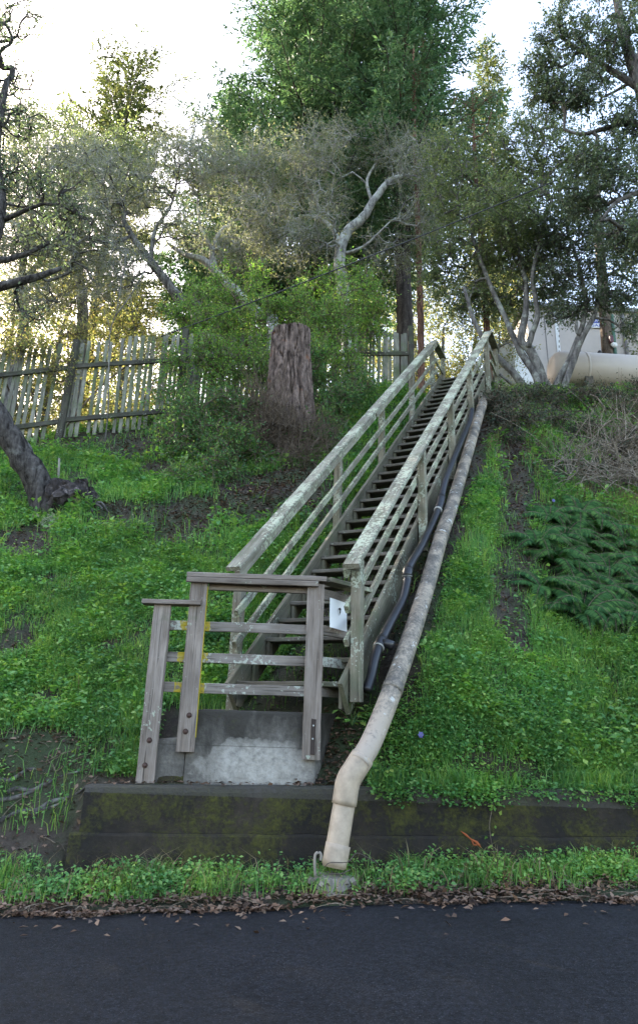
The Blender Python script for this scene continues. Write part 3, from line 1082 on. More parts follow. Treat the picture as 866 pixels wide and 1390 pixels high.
def crown(tw, per, size, aspect=.5, droop=.15, off=.35, t0=.15):
    """leaves set along the twigs"""
    A3 = np.array([p for p, _ in tw])                      # twigs x 3 points
    n = len(A3)
    T = np.repeat(np.arange(n), per)
    t = rng.uniform(t0, 1.08, len(T))[:, None]
    a_, m_, e_ = A3[T, 0], A3[T, 1], A3[T, 2]
    C = a_ * (1 - t) ** 2 + 2 * m_ * t * (1 - t) + e_ * t ** 2
    d = unit(e_ - a_)
    ax = unit(d * .7 + rng.normal(size=C.shape) * .6 + np.array([0, 0, -droop]))
    C = C + rng.normal(size=C.shape) * size * off
    nr = unit(rng.normal(size=C.shape) * .7 + np.array([0, 0, .9]))
    return leaf_data(C, size * rng.uniform(.6, 1.4, len(C)), ax, nr, aspect)


def merged(name, parts, parent):
    """one mesh of several quad sets, each with its own material"""
    Vs, Qs, mi = [], [], []
    n0 = 0
    for k, (v, q, m) in enumerate(parts):
        Vs.append(v); Qs.append(q + n0); n0 += len(v); mi.append(np.full(len(q), k, np.int32))
    o = obj(name, np.concatenate(Vs), np.concatenate(Qs), None, parent)
    for _, _, m in parts:
        o.data.materials.append(m)
    mi = np.concatenate(mi)
    if len(mi) == len(o.data.polygons):
        o.data.polygons.foreach_set('material_index', mi)
    else:
        print('MERGE MISMATCH', name, len(mi), len(o.data.polygons))
    return o


def plant(name, label, cat, base, trunks, blobs, wood, leaf, n_leaf=40, size=.06, spread=.2, twigs=3, twig_len=.3, group=None,
          trunk_name='trunk', aspect=.5, twig_mat=None, wig=.14, up=.1, extra=None, k_r=.0055, sides=12, max_r=.12, twig_r=.003):
    root = thing(name, base, label, cat, group)
    tr = [dense(p, r) for p, r in trunks]
    for p, r in tr:
        tubes(trunk_name, [(p + rng.normal(size=p.shape) * r[:, None] * .05, r)], wood, root, sides, .045)
    attr = blob_points(blobs)
    br, dirs = grow(tr, attr, k_r=k_r, wig=wig, up=up, max_r=max_r)
    nt_ = max(twigs, 1) if n_leaf < 3 else max(6, twigs)
    tw = twigs_at(attr, dirs, nt_, max(twig_len, spread * 2.1), twig_r)
    parts = [(*crown(tw, max(1, round(n_leaf / nt_)), size, aspect), leaf)]
    if br:
        v_, g_ = tube_data(br, 5, False, .04)
        parts.append((v_, g_[0], wood))
    if twigs:
        v_, g_ = tube_data(tw, 3, False)
        parts.append((v_, g_[0], twig_mat or wood))
    merged('crown', parts, root)
    return root


def B(px, py, Y, rx, rz, n, ry=None):
    return (at(px, py, Y), (rx, ry if ry else (rx + rz) / 2, rz), n)


def H(px, py, rx, rz, n, ry=None, lift=.1):
    return (hit(px, py) + np.array([0, -.08, lift]), (rx, ry if ry else (rx + rz) / 2, rz), n)


def pth(pts, Y, dY=0.0):
    """photo pixels -> points at distance Y (dY: change of distance from first to last)"""
    k = len(pts)
    return [at(x, y, Y + dY * i / max(1, k - 1)) for i, (x, y) in enumerate(pts)]


def rooted(p):
    """carry a trunk path down into the soil"""
    p = [np.array(x) for x in p]
    g = tz(p[0][0], p[0][1])
    if p[0][2] > g - .1:
        p = [np.array([p[0][0] - (p[1][0] - p[0][0]) * .2, p[0][1], g - .15])] + p
    return p


def rr(a, b, n):
    return list(np.linspace(a, b, n))


# ------------------------------------------------------------------ picket fence
def fence_wood():
    g = G('weathered_picket_wood', .85)
    geo = g.n('ShaderNodeNewGeometry')
    off = g.n('ShaderNodeCombineXYZ')
    mu = g.math('MULTIPLY', geo.outputs['Random Per Island'], 40.0)
    for i in range(3): g.l(mu, off.inputs[i])
    mp = g.n('ShaderNodeMapping'); mp.inputs['Scale'].default_value = (24, 24, 1.2)
    g.l(g.tc.outputs['Object'], mp.inputs[0]); g.l(off.outputs[0], mp.inputs['Location'])
    gr = g.noise(mp.outputs[0], 2, 6, .65, .3)
    c = g.ramp(gr, [(.3, (.09, .085, .068)), (.7, (.31, .30, .25))])
    c = g.mix(1.0, c, g.ramp(geo.outputs['Random Per Island'], [(0, .55), (1, 1.25)]), 'MULTIPLY')
    gn = g.ramp(g.noise(g.obj(), 3.5, 5, .6), [(.42, 0.), (.62, .85)])
    c = g.mix(gn, c, (.085, .11, .045))
    g.color(c); g.bump(gr, .5, .006)
    return g.m


M['picket'] = fence_wood()


def fence_line(x):
    return 11.35 + .27 * (x + 5.8)


fx0, fx1 = -8.6, 2.0
FTP = [at(px_, py_, fence_line(xx_)) for px_, py_, xx_ in ((-60, 476, -7.4), (20, 469, -6.2), (120, 461, -4.7), (230, 455, -3.1), (400, 452, -.6), (565, 451, 2.0))]
FTX = [p_[0] for p_ in FTP]; FTZ = [p_[2] for p_ in FTP]
fence = thing('picket_fence', (-3, fence_line(-3), tz(-3, fence_line(-3))), 'old grey wooden picket fence half covered by vines along the top of the bank', 'fence')
post_x = [-8.6, -6.75, -4.72, -2.75, -.75, 1.95]
for x in post_x:
    y = fence_line(x) - .02
    z = tz(x, y)
    board('fence_post', (x, y, z - .3), (x + random.uniform(-.03, .03), y, np.interp(x, FTX, FTZ) + .08 + random.uniform(-.05, .06)), .12, .12, (0, -1, 0), M['fence_dark'], fence, cham=.01)
for a, b in zip(post_x[:-1], post_x[1:]):
    ya, yb = fence_line(a) - .035, fence_line(b) - .035
    za, zb = tz(a, ya), tz(b, yb)
    sag = random.uniform(-.03, .03)
    za, zb = np.interp(a, FTX, FTZ) - 1.95, np.interp(b, FTX, FTZ) - 1.95
    for h in (.30, 1.40):
        board('fence_rail', (a + .02, ya, za + h + sag), (b - .02, yb, zb + h - sag), .09, .04, (0, -1, 0), M['fence_dark'], fence)
    # pickets of this bay: one mesh
    VV, FF = [], []
    n0 = 0
    step = .098 if a < -4 else .090
    x = a + .05
    tilt_b = random.uniform(-.025, .02)
    while x < b - .03:
        w = random.uniform(.056, .078)
        if random.random() > (.10 if a < -4 else .03):
            y = fence_line(x)
            z0 = (za + (zb - za) * (x - a) / (b - a)); z0 = z0 - .02 + random.uniform(-.04, .04)
            z1 = np.interp(x, FTX, FTZ) + random.uniform(-.05, .04)
            z0 = min(z0, z1 - 1.75)
            tl = tilt_b + random.uniform(-.02, .02)
            hh = z1 - z0
            th = .018
            for (zz, fx) in ((z0, 0), (z0 + hh * .5, .5), (z1, 1)):
                ddx = tl * hh * fx; dy = random.uniform(-.008, .008)
                VV += [(x - w / 2 + ddx, y - th / 2 + dy, zz + (random.uniform(-.02, .02) if fx == 1 else 0)), (x + w / 2 + ddx, y - th / 2 + dy, zz + (random.uniform(-.02, .02) if fx == 1 else 0)),
                       (x + w / 2 + ddx, y + th / 2 + dy, zz), (x - w / 2 + ddx, y + th / 2 + dy, zz)]
            for lv in (0, 4):
                for j in range(4):
                    FF.append((n0 + lv + j, n0 + lv + (j + 1) % 4, n0 + lv + 4 + (j + 1) % 4, n0 + lv + 4 + j))
            FF.append((n0 + 8, n0 + 9, n0 + 10, n0 + 11)); FF.append((n0 + 3, n0 + 2, n0 + 1, n0))
            n0 += 12
        x += step + random.uniform(-.015, .02)
    obj('picket_panel', VV, FF, M['picket'], fence)

# ------------------------------------------------------------------ the stump
sb = at(394, 575, 11.0); sz0 = tz(sb[0], sb[1])
stp = at(395, 452, 11.0)
stump = thing('tree_stump', (sb[0], sb[1], sz0), 'tall sawn tree stump with deeply furrowed reddish bark above the dead brush', 'tree stump')
na, nz = 150, 90
V = []; fs = []
cx, cy = sb[0], sb[1]
for k in range(nz + 1):
    f = k / nz
    z = sz0 - .3 + (stp[2] - sz0 + .3) * f
    r0 = .385 + .04 * (1 - f) + .42 * max(0, .42 - f) ** 1.4 + .03 * math.sin(f * 5)
    for a in range(na):
        th_ = a / na * 2 * math.pi
        p = Vector((math.cos(th_) * 3.0, math.sin(th_) * 3.0, z * .9))
        p2 = p + mnoise.noise_vector(p * 1.2) * .45
        rid = abs(mnoise.noise(p2 * 1.35))
        rid2 = abs(mnoise.noise(Vector((p2.x * 3, p2.y * 3, p2.z * 1.6)) + Vector((9, 3, 1))))
        r = r0 * (1 - .17 * max(0, 1 - rid * 4.5) - .07 * max(0, 1 - rid2 * 5) + .03 * mnoise.noise(p * 4))
        zz = z + ((.03 * mnoise.noise(Vector((math.cos(th_) * 2.5, math.sin(th_) * 2.5, 5))) + .05 * max(0, mnoise.noise(Vector((math.cos(th_) * 7, math.sin(th_) * 7, 1)))) + .03 * math.cos(th_)) if k == nz else 0)
        V.append((cx + r * math.cos(th_) + (stp[0] - sb[0]) * f, cy + r * math.sin(th_), zz))
for k in range(nz):
    for a in range(na):
        b = (a + 1) % na
        fs.append((k * na + a, k * na + b, (k + 1) * na + b, (k + 1) * na + a))
obj('bark', V, fs, M['stump_bark'], stump)
top = V[-na:]
Vt = [(np.array([cx + stp[0] - sb[0], cy, stp[2]]) + (np.array(p) - np.array([cx + stp[0] - sb[0], cy, stp[2]])) * s_ + np.array([0, 0, -.004])).tolist() for s_ in (.99, .6, .25) for p in top]
ft = [(k * na + a, k * na + (a + 1) % na, (k + 1) * na + (a + 1) % na, (k + 1) * na + a) for k in range(2) for a in range(na)] + [tuple(range(2 * na, 3 * na))]
obj('cut_top', Vt, ft, M['cut_wood'], stump)


def brush(name, label, base, region, n, mat, ln=.6, r=.0035, up=.3, cat='brush', group=None):
    """a tangle of long thin dead stems; region: list of blobs"""
    t_ = thing(name, base, label, cat, group)
    pts = blob_points(region)
    paths = []
    for p in pts:
        for _ in range(n):
            v = unit((rng.normal(size=3) * np.array([1, 1, .8]) + np.array([0, -.2, up]))[None])[0]
            L = ln * rng.uniform(.4, 1.4)
            bend = rng.normal(size=3) * L * .22; bend[2] -= L * .1
            s = np.linspace(0, 1, 5)[:, None]
            q_ = p + v * L * s + bend * (s ** 2)
            rd = r * rng.uniform(.6, 1.5)
            paths.append((q_, np.linspace(rd, rd * .45, 5)))
    tubes('stems', paths, mat, t_, 4, cap=False)
    return t_


bz = (sb[0] - .3, sb[1] - .6, tz(sb[0] - .3, sb[1] - .6))
brush('dead_brush', 'tangle of dry dark brown stems heaped round the foot of the sawn stump', bz,
      [B(395, 590, 10.55, .75, .42, 60, .3), B(360, 570, 10.6, .35, .5, 30, .25), B(420, 620, 10.3, .4, .3, 26, .25), B(345, 540, 10.8, .2, .4, 14, .2)], 15, M['twig_brown'], .5)

# ------------------------------------------------------------------ leaning trunk at the left, with its crown
h0 = hit(72, 692)
hb = np.array(h0)
pl = [hb + np.array([0, 0, -.15]), at(52, 655, hb[1] - .05), at(22, 606, hb[1] - .2), at(-8, 560, hb[1] - .35), at(-52, 480, hb[1] - .4), at(-45, 400, hb[1] - .3), at(-12, 330, hb[1] - .1), at(0, 270, hb[1]), at(-6, 200, hb[1] + .1), at(10, 110, hb[1] + .2)]
ltree = plant('leaning_oak', 'oak with a dark furrowed trunk leaning out past the left edge', 'tree', tuple(hb),
              [(pl, [.23, .19, .175, .165, .15, .14, .13, .11, .085, .05]),
               ([at(-45, 405, hb[1] - .3), at(0, 388, hb[1] - .35), at(38, 380, hb[1] - .35), at(62, 372, hb[1] - .3), at(84, 364, hb[1] - .3)], [.09, .072, .06, .05, .03]),
               ([at(-14, 355, hb[1] - .15), at(20, 350, hb[1]), at(55, 336, hb[1]), at(86, 318, hb[1] + .1)], [.06, .045, .035, .018]),
               ([at(2, 300, hb[1]), at(25, 290, hb[1] - .1), at(48, 280, hb[1] - .15), at(75, 276, hb[1] - .2), at(108, 292, hb[1] - .1)], [.05, .035, .03, .02, .012])],
              [B(60, 265, hb[1], .75, .35, 40), B(20, 235, hb[1], .5, .4, 26), B(100, 300, hb[1], .35, .2, 14), B(10, 110, hb[1] + .3, .45, .8, 46), B(25, 25, hb[1] + .3, .55, .35, 36), B(35, 170, hb[1] + .3, .4, .4, 26),
               B(60, 330, hb[1], .4, .25, 16), B(30, 420, hb[1] - .2, .4, .35, 12), B(-60, 200, hb[1], .8, 1.2, 50), B(-40, 40, hb[1], .7, .6, 30)],
              M['furrowed_bark'], M['oak_leaf_dark'], 26, .055, .14, 3, .22, wig=.2)
bm = bmesh.new()
for (dx, dy, dz, r_) in ((.30, -.14, .05, .22), (.10, -.08, .08, .21), (.50, -.08, .02, .16), (.2, -.26, -.06, .17), (.38, -.18, .17, .12)):
    q_ = bmesh.ops.create_icosphere(bm, subdivisions=4, radius=r_)
    bmesh.ops.translate(bm, verts=q_['verts'], vec=Vector(hb) + Vector((dx, dy, dz + .13)))
for v in bm.verts:
    nv = mnoise.noise_vector(v.co * 6) * .07 + mnoise.noise_vector(v.co * 17) * .035
    v.co += nv
bm_obj('root_burl', bm, bark_mat('burnt_root_bark', (.008, .007, .007), (.06, .05, .048), (.24, .2, .19), .1, 9, .03), ltree)
rt_ = []
for k in range(10):
    a = rng.uniform(-.2, 1.2)
    s0 = hb + np.array([rng.uniform(.05, .45), -.12, rng.uniform(-.05, .1)])
    e = s0 + np.array([math.cos(a) * rng.uniform(.15, .5), -rng.uniform(.05, .3), -rng.uniform(.1, .3)])
    e[2] = tz(e[0], e[1]) + rng.uniform(-.03, .03)
    rt_.append(smooth_path([s0, (s0 + e) / 2 + rng.normal(size=3) * .05 + np.array([0, -.04, .05]), e], 8, [.03, .022, .008]))
tubes('root', rt_, M['oak_bark_dark'], ltree, 6, .1)
pp = hit(66, 722)
pt = thing('pale_herb', tuple(pp), 'small pale silvery herb growing below the burnt root burl', 'plant')
C_ = pp + rng.normal(size=(90, 3)) * np.array([.06, .04, .05]) + np.array([0, -.03, .11])
V, q = leaf_data(C_, rng.uniform(.04, .08, 90), rand_dirs(90, .6), rand_dirs(90), .35)
obj('foliage', V, q, M['pale_leaf'], pt)

# ------------------------------------------------------------------ oaks beyond the fence and at the stair head
OG = None
p = rooted(pth([(474, 432), (466, 395), (461, 352), (469, 318), (492, 296), (510, 268), (528, 246), (548, 238)], 15.5))
plant('oak_tree', 'oak with a pale sinuous lichened trunk rising behind the bright shrubs', 'tree', tuple(p[0]),
      [(p, [.24, .2, .17, .155, .14, .12, .10, .085, .05][:len(p)]),
       (pth([(463, 335), (448, 306), (420, 293), (397, 298), (375, 290)], 15.5, .4), rr(.075, .02, 5)),
       (pth([(465, 345), (492, 336), (512, 318), (530, 300)], 15.5, -.5), rr(.05, .015, 4)),
       (pth([(505, 276), (498, 245), (512, 215), (505, 190)], 15.5, .4), rr(.05, .015, 4))],
      [B(420, 255, 15.4, 1.3, .8, 70), B(540, 215, 15.5, 1.0, .7, 55), B(350, 285, 15.2, 1.0, .8, 55), B(480, 195, 15.8, 1.1, .6, 55), B(575, 290, 15.2, .8, .8, 45), B(400, 340, 15.6, 1.0, .7, 45), B(520, 345, 15.8, .8, .6, 30), B(430, 300, 14.6, .9, .7, 40), B(570, 230, 14.8, .8, .8, 45), B(420, 210, 14.8, .9, .6, 45)],
      M['oak_bark_pale'], M['oak_leaf_grey'], 46, .052, .27, 7, .4, twig_mat=M['twig_grey'], wig=.2, sides=14)
p = rooted(pth([(268, 428), (250, 412), (238, 398), (215, 368), (190, 335), (168, 300)], 14.6))
plant('oak_tree', 'oak with a dark straight trunk leaning left behind the picket fence', 'tree', tuple(p[0]),
      [(p, [.17, .15, .13, .12, .11, .09, .06][:len(p)]), (pth([(205, 352), (212, 310), (232, 280), (240, 250)], 14.6, .5), rr(.06, .02, 4)), (pth([(180, 320), (150, 330), (120, 322), (100, 335)], 14.6, -.4), rr(.05, .015, 4))],
      [B(175, 255, 14.5, 1.1, .8, 75), B(115, 300, 14.3, .9, .7, 55), B(235, 230, 14.8, .9, .8, 60), B(250, 305, 14.7, .8, .6, 45), B(170, 355, 14.4, .8, .5, 40), B(90, 350, 14.6, .7, .5, 40), B(60, 270, 14.8, .9, .9, 60), B(20, 330, 14.6, .9, .7, 45), B(130, 230, 14.9, .9, .6, 50), B(150, 390, 14.6, .8, .35, 36), B(40, 400, 14.6, .9, .4, 40)],
      M['oak_bark_dark'], M['oak_leaf_grey'], 46, .052, .27, 7, .38, twig_mat=M['twig_grey'], wig=.2)
p = rooted(pth([(372, 442), (352, 427), (322, 397), (300, 375), (276, 353), (250, 345), (228, 330)], 15.2))
plant('oak_tree', 'oak whose pale forked trunk slants up left just beside the tall sawn stump', 'tree', tuple(p[0]),
      [(p, [.17, .15, .14, .125, .115, .09, .06, .04][:len(p)]), (pth([(290, 365), (289, 338), (300, 314), (322, 298)], 15.2, .3), rr(.10, .03, 4)), (pth([(288, 340), (272, 305), (268, 265)], 15.2, .3), rr(.05, .02, 3))],
      [B(300, 235, 15.2, 1.2, .9, 85), B(345, 320, 15.3, .8, .7, 45), B(265, 195, 15.6, 1.0, .7, 55), B(300, 345, 15.4, .8, .4, 30), B(350, 225, 15.0, .8, .9, 50)],
      M['oak_bark_pale'], M['oak_leaf_grey'], 46, .052, .27, 7, .38, twig_mat=M['twig_grey'], wig=.2)
p = rooted(pth([(112, 450), (106, 360), (96, 280), (90, 220)], 17.5))
plant('oak_tree', 'sunlit yellow green oak rising behind the left end of the fence', 'tree', tuple(p[0]),
      [(p, rr(.2, .06, len(p))), (pth([(105, 350), (60, 300), (40, 240)], 17.5, .6), rr(.08, .03, 3))],
      [B(100, 230, 17.6, 1.5, 1.0, 80), B(40, 260, 17.4, 1.3, 1.2, 70), B(170, 215, 17.6, 1.1, .8, 60), B(0, 180, 17.6, 1.2, 1.1, 50), B(60, 340, 17.3, 1.3, .9, 50), B(-60, 270, 17.4, 1.4, 1.4, 60), B(75, 165, 17.6, .8, .6, 30)],
      M['oak_bark_grey'], M['oak_leaf'], 84, .075, .32, 6, .35, wig=.18)
p = rooted(pth([(28, 470), (34, 420), (30, 370), (44, 310), (40, 250)], 15.8))
plant('oak_tree', 'grey leaved oak filling the far left of the view behind the fence', 'tree', tuple(p[0]),
      [(p, rr(.16, .05, len(p))), (pth([(33, 380), (70, 340), (100, 310)], 15.8, .3), rr(.07, .02, 3)), (pth([(38, 330), (10, 290), (-20, 270)], 15.8, .3), rr(.06, .02, 3))],
      [B(40, 235, 15.7, 1.2, .9, 90), B(100, 215, 15.8, 1.0, .8, 70), B(-20, 270, 15.6, 1.1, 1.0, 70), B(80, 300, 15.5, 1.0, .8, 70), B(20, 340, 15.6, 1.1, .8, 70), B(130, 350, 15.4, .8, .7, 50), B(70, 395, 15.2, 1.1, .45, 50), B(30, 165, 15.9, .9, .6, 40), B(165, 300, 15.6, .8, .8, 50)],
      M['oak_bark_grey'], M['oak_leaf_grey'], 50, .055, .25, 7, .4, twig_mat=M['twig_grey'], wig=.2)
# right: many-stemmed oak at the head of the stair
bY = 13.1
p1 = rooted(pth([(731, 523), (723, 503), (706, 477), (688, 438), (664, 384), (640, 320)], bY, .4))
p2 = rooted(pth([(738, 523), (730, 497), (718, 474), (707, 463), (711, 437), (714, 412), (712, 380), (700, 330), (690, 280)], bY, .2))
p3 = pth([(716, 472), (721, 455), (729, 430), (726, 402), (722, 372), (735, 320), (748, 270)], bY, -.3)
p4 = rooted(pth([(710, 527), (693, 502), (672, 482), (657, 462), (641, 430), (630, 390)], bY - .1, .1))
p5 = rooted(pth([(706, 532), (690, 518), (678, 508)], bY - .3, -.1))
plant('oak_tree', 'oak with several curved pale stems from one base at the head of the stair', 'tree', (p2[0][0], p2[0][1], tz(p2[0][0], p2[0][1])),
      [(p1, rr(.10, .04, len(p1))), (p2, rr(.115, .04, len(p2))), (p3, rr(.07, .03, len(p3))), (p4, rr(.095, .035, len(p4))), (p5, rr(.05, .025, len(p5)))],
      [B(640, 265, bY + .4, 1.1, .8, 85), B(700, 215, bY + .3, 1.0, .8, 85), B(730, 290, bY, .9, .8, 75), B(655, 330, bY + .5, .9, .6, 50), B(765, 225, bY, .9, .8, 65), B(690, 345, bY + .3, .7, .4, 34),
       B(610, 330, bY + .8, .5, .6, 25), B(610, 210, bY + .6, .7, .6, 40), B(740, 160, bY + .2, .7, .5, 40), B(680, 290, bY - .6, .8, .6, 45), B(640, 395, bY + .8, .7, .45, 42), B(690, 405, bY + .7, .55, .4, 32), B(745, 400, bY + .5, .4, .35, 26), B(735, 345, bY + .2, .6, .4, 34), B(600, 375, bY + 1.2, .6, .4, 30)],
      M['oak_bark_grey'], M['oak_leaf'], 85, .06, .25, 4, .3, wig=.18, sides=14)
vY = 12.75
p1 = rooted(pth([(752, 528), (768, 497), (783, 462), (794, 424), (790, 380), (776, 330)], vY))
p2 = rooted(pth([(764, 530), (777, 492), (789, 460), (807, 426), (812, 392), (820, 340), (838, 300)], vY - .1))
plant('oak_tree', 'oak with a narrow V of two grey trunks in front of the beige tank', 'tree', (p1[0][0], p1[0][1], tz(p1[0][0], p1[0][1])),
      [(p1, rr(.085, .03, len(p1))), (p2, rr(.08, .03, len(p2))), (pth([(786, 456), (781, 448), (782, 438)], vY - .05), rr(.035, .025, 3)),
       (pth([(815, 380), (850, 360), (880, 350)], vY), rr(.04, .015, 3))],
      [B(800, 345, vY, .7, .55, 60), B(845, 380, vY, .55, .45, 45), B(765, 375, vY + .1, .6, .45, 50), B(835, 305, vY, .7, .5, 50), B(770, 310, vY, .7, .5, 50), B(855, 440, vY - .2, .28, .22, 16), B(800, 408, vY - .1, .55, .22, 36), B(845, 405, vY, .4, .25, 26), B(765, 420, vY + .1, .35, .22, 22), B(745, 330, vY + .2, .5, .4, 34), B(715, 360, vY + .5, .4, .3, 16)],
      M['oak_bark_grey'], M['oak_leaf_dark'], 48, .058, .17, 4, .25, wig=.2)
rY = 10.8
gb = np.array([6.6, rY, 0]); gb[2] = tz(gb[0], gb[1])
p1 = [gb + np.array([0, 0, -.2]), gb + np.array([.05, 0, 1.5]), at(935, 380, rY), at(915, 280, rY), at(890, 190, rY), at(850, 60, rY), at(820, -80, rY)]
plant('oak_tree', 'large dark leaved oak reaching in from the right edge above the tank', 'tree', tuple(gb),
      [(p1, [.26, .24, .22, .19, .15, .10, .05]), (pth([(905, 240), (868, 170), (830, 172), (792, 182), (765, 176)], rY, .3), [.11, .075, .055, .04, .02]),
       (pth([(868, 120), (820, 90), (775, 60), (745, 40)], rY, .5), rr(.08, .02, 4)), (pth([(900, 250), (865, 262), (835, 275), (815, 300)], rY, -.3), rr(.07, .02, 4)), (pth([(880, 150), (860, 110), (868, 60)], rY, -.6), rr(.05, .02, 3))],
      [B(830, 65, rY, .9, .65, 90), B(785, 125, rY + .2, .65, .45, 60), B(850, 160, rY, .55, .5, 50), B(765, 45, rY + .2, .6, .5, 50), B(860, 240, rY - .1, .5, .55, 45), B(850, -30, rY, .9, .7, 60), B(780, -40, rY, .8, .6, 50), B(740, 130, rY + .4, .35, .3, 20), B(880, 330, rY - .2, .5, .5, 40), B(810, 220, rY + .2, .6, .4, 50), B(800, 270, rY + .3, .6, .4, 50), B(850, 320, rY + .2, .5, .45, 45), B(740, 90, rY + .3, .5, .4, 35), B(930, 100, rY, .9, 1.2, 60)],
      M['oak_bark_dark'], M['oak_leaf_dark'], 64, .062, .15, 4, .22, wig=.18)
# bare pale sapling in front of the fence
sY = fence_line(-4.2) - .25
p = rooted(pth([(147, 560), (148, 500), (150, 450), (158, 425), (165, 385), (172, 345), (186, 320), (190, 290)], sY))
plant('bare_sapling', 'thin bare pale sapling standing in front of the left part of the fence', 'sapling', (p[0][0], p[0][1], tz(p[0][0], p[0][1])),
      [(p, rr(.014, .005, len(p))), (pth([(158, 428), (178, 400), (200, 360), (206, 325), (214, 300)], sY), rr(.014, .005, 5)), (pth([(166, 380), (172, 350), (160, 335)], sY), rr(.009, .004, 3)), (pth([(150, 448), (146, 432), (140, 418)], sY), rr(.01, .004, 3))],
      [B(190, 300, sY, .25, .3, 12), B(165, 330, sY, .2, .2, 8)], M['oak_bark_grey'], M['backlit_leaf'], 1, .04, .1, 2, .25, k_r=.002)

# ------------------------------------------------------------------ conifers
def conifer(name, label, base, H, h0, rmax, wood, leaf, trunk_r, gap=.45, per=6, spray=.16, needle=.09, dens=1.0, shape=.75, droop=.25, thin=1.0, group=None, bare=0):
    root = thing(name, base, label, 'tree', group)
    b = np.array(base, float)
    zz = np.linspace(-.3, H, 30)
    tr = np.stack([b[0] + .05 * np.sin(zz * .5), b[1] + .05 * np.cos(zz * .4), b[2] + zz], -1)
    tubes('trunk', [(tr, np.maximum(trunk_r * (1 - np.clip(zz, 0, H) / H) ** .8, .015))], wood, root, 16, .03)
    br = []; C = []; AX = []; NR = []; SZ = []
    h = h0; tw = []
    while h < H - .1:
        f = (h - h0) / (H - h0)
        n = max(3, int(per * rng.uniform(.7, 1.2)))
        a0 = rng.uniform(0, 6.28)
        for k in range(n):
            if rng.random() > thin: continue
            a = a0 + k * 6.283 / n + rng.normal() * .25
            L = rmax * (1 - f) ** shape * rng.uniform(.62, 1.15) * min(1, .55 + f * 4) + .15
            ns = max(5, int(L / .3))
            s = np.linspace(0, 1, ns)
            rise = rng.uniform(-.05, .25) + .5 * f
            hz = np.stack([np.cos(a) * s * L, np.sin(a) * s * L, s * L * rise - droop * L * (s ** 1.5) + .12 * L * s ** 4], -1)
            hz += np.cumsum(rng.normal(size=hz.shape) * .02, axis=0)
            pt0 = np.array([b[0], b[1], b[2] + h])
            P = pt0 + hz
            br.append((P, np.linspace(.012 + .011 * L, .004, ns)))
            m = max(3, int(L / spray * dens))
            for s_ in np.linspace(.18, 1, m):
                i = s_ * (ns - 1); i0 = min(int(i), ns - 2)
                c = P[i0] + (P[i0 + 1] - P[i0]) * (i - i0)
                d = unit((P[i0 + 1] - P[i0])[None])[0]
                side = unit(np.cross(d, [0, 0, 1.])[None])[0]
                for sg in (-1, 1):
                    l = (.22 + .62 * (1 - s_) * min(1, L / 2.5)) * rng.uniform(.6, 1.3)
                    dirn = unit((d * rng.uniform(.4, .9) + side * sg * rng.uniform(.5, 1) + np.array([0, 0, rng.uniform(-.5, .1)]))[None])[0]
                    k2 = max(3, int(l / .038))
                    q_ = c + dirn * np.linspace(.08, 1, k2)[:, None] * l
                    C.append(q_ + rng.normal(size=q_.shape) * .018)
                    AX.append(unit(dirn * .9 + rng.normal(size=q_.shape) * .55)); NR.append(unit(rng.normal(size=q_.shape) * .7 + np.array([0, 0, 1])))
                    SZ.append(needle * rng.uniform(.7, 1.4, k2))
        h += gap * rng.uniform(.7, 1.3)
    V, q = leaf_data(np.concatenate(C), np.concatenate(SZ), np.concatenate(AX), np.concatenate(NR), .27)
    v_, g_ = tube_data(br, 5, False)
    merged('crown', [(V, q, leaf), (v_, g_[0], wood)], root)
    return root


x_ = at(547, 440, 17.6)
conifer('fir_tree', 'tall fir with a bare dark trunk standing behind the right end of the fence', (x_[0], x_[1], tz(x_[0], x_[1])), 27, 6.5, 3.7, M['fir_bark'], M['fir_needle'], .27, gap=.45, per=7, needle=.17)
x_ = at(428, 250, 20.5)
conifer('fir_tree', 'tallest dense dark green fir rising behind the pale sinuous oak', (x_[0], x_[1], tz(x_[0], x_[1])), 29, 4.5, 5.7, M['fir_bark'], M['fir_needle'], .3, gap=.44, per=8, needle=.19)
x_ = at(165, 200, 24)
tp = at(168, 62, 24)
zb_ = tz(x_[0], x_[1])
conifer('pine_tree', 'loose topped pine standing alone against the sky on the left', (x_[0], x_[1], zb_), tp[2] - zb_, 6, 4.3, M['fir_bark'], M['pine_needle'], .25, gap=.6, per=6, needle=.2, shape=.45, droop=.05, thin=.7)
x_ = at(668, 200, 30); tp = at(666, 62, 30); zb_ = tz(x_[0], x_[1])
conifer('pine_tree', 'small distant pine poking up between the fir and the right hand oaks', (x_[0], x_[1], zb_), tp[2] - zb_, 8, 2.0, M['fir_bark'], M['pine_needle'], .2, gap=.6, per=6, needle=.24, shape=.5, droop=-.15, thin=.8)
x_ = at(315, 200, 23); zb_ = tz(x_[0], x_[1]); tp = at(330, 120, 23)
conifer('pine_tree', 'dark slender conifer between the lone pine and the tallest fir', (x_[0], x_[1], zb_), tp[2] - zb_, 5, 2.6, M['fir_bark'], M['fir_needle'], .22, gap=.4, per=7, needle=.2, shape=.6)
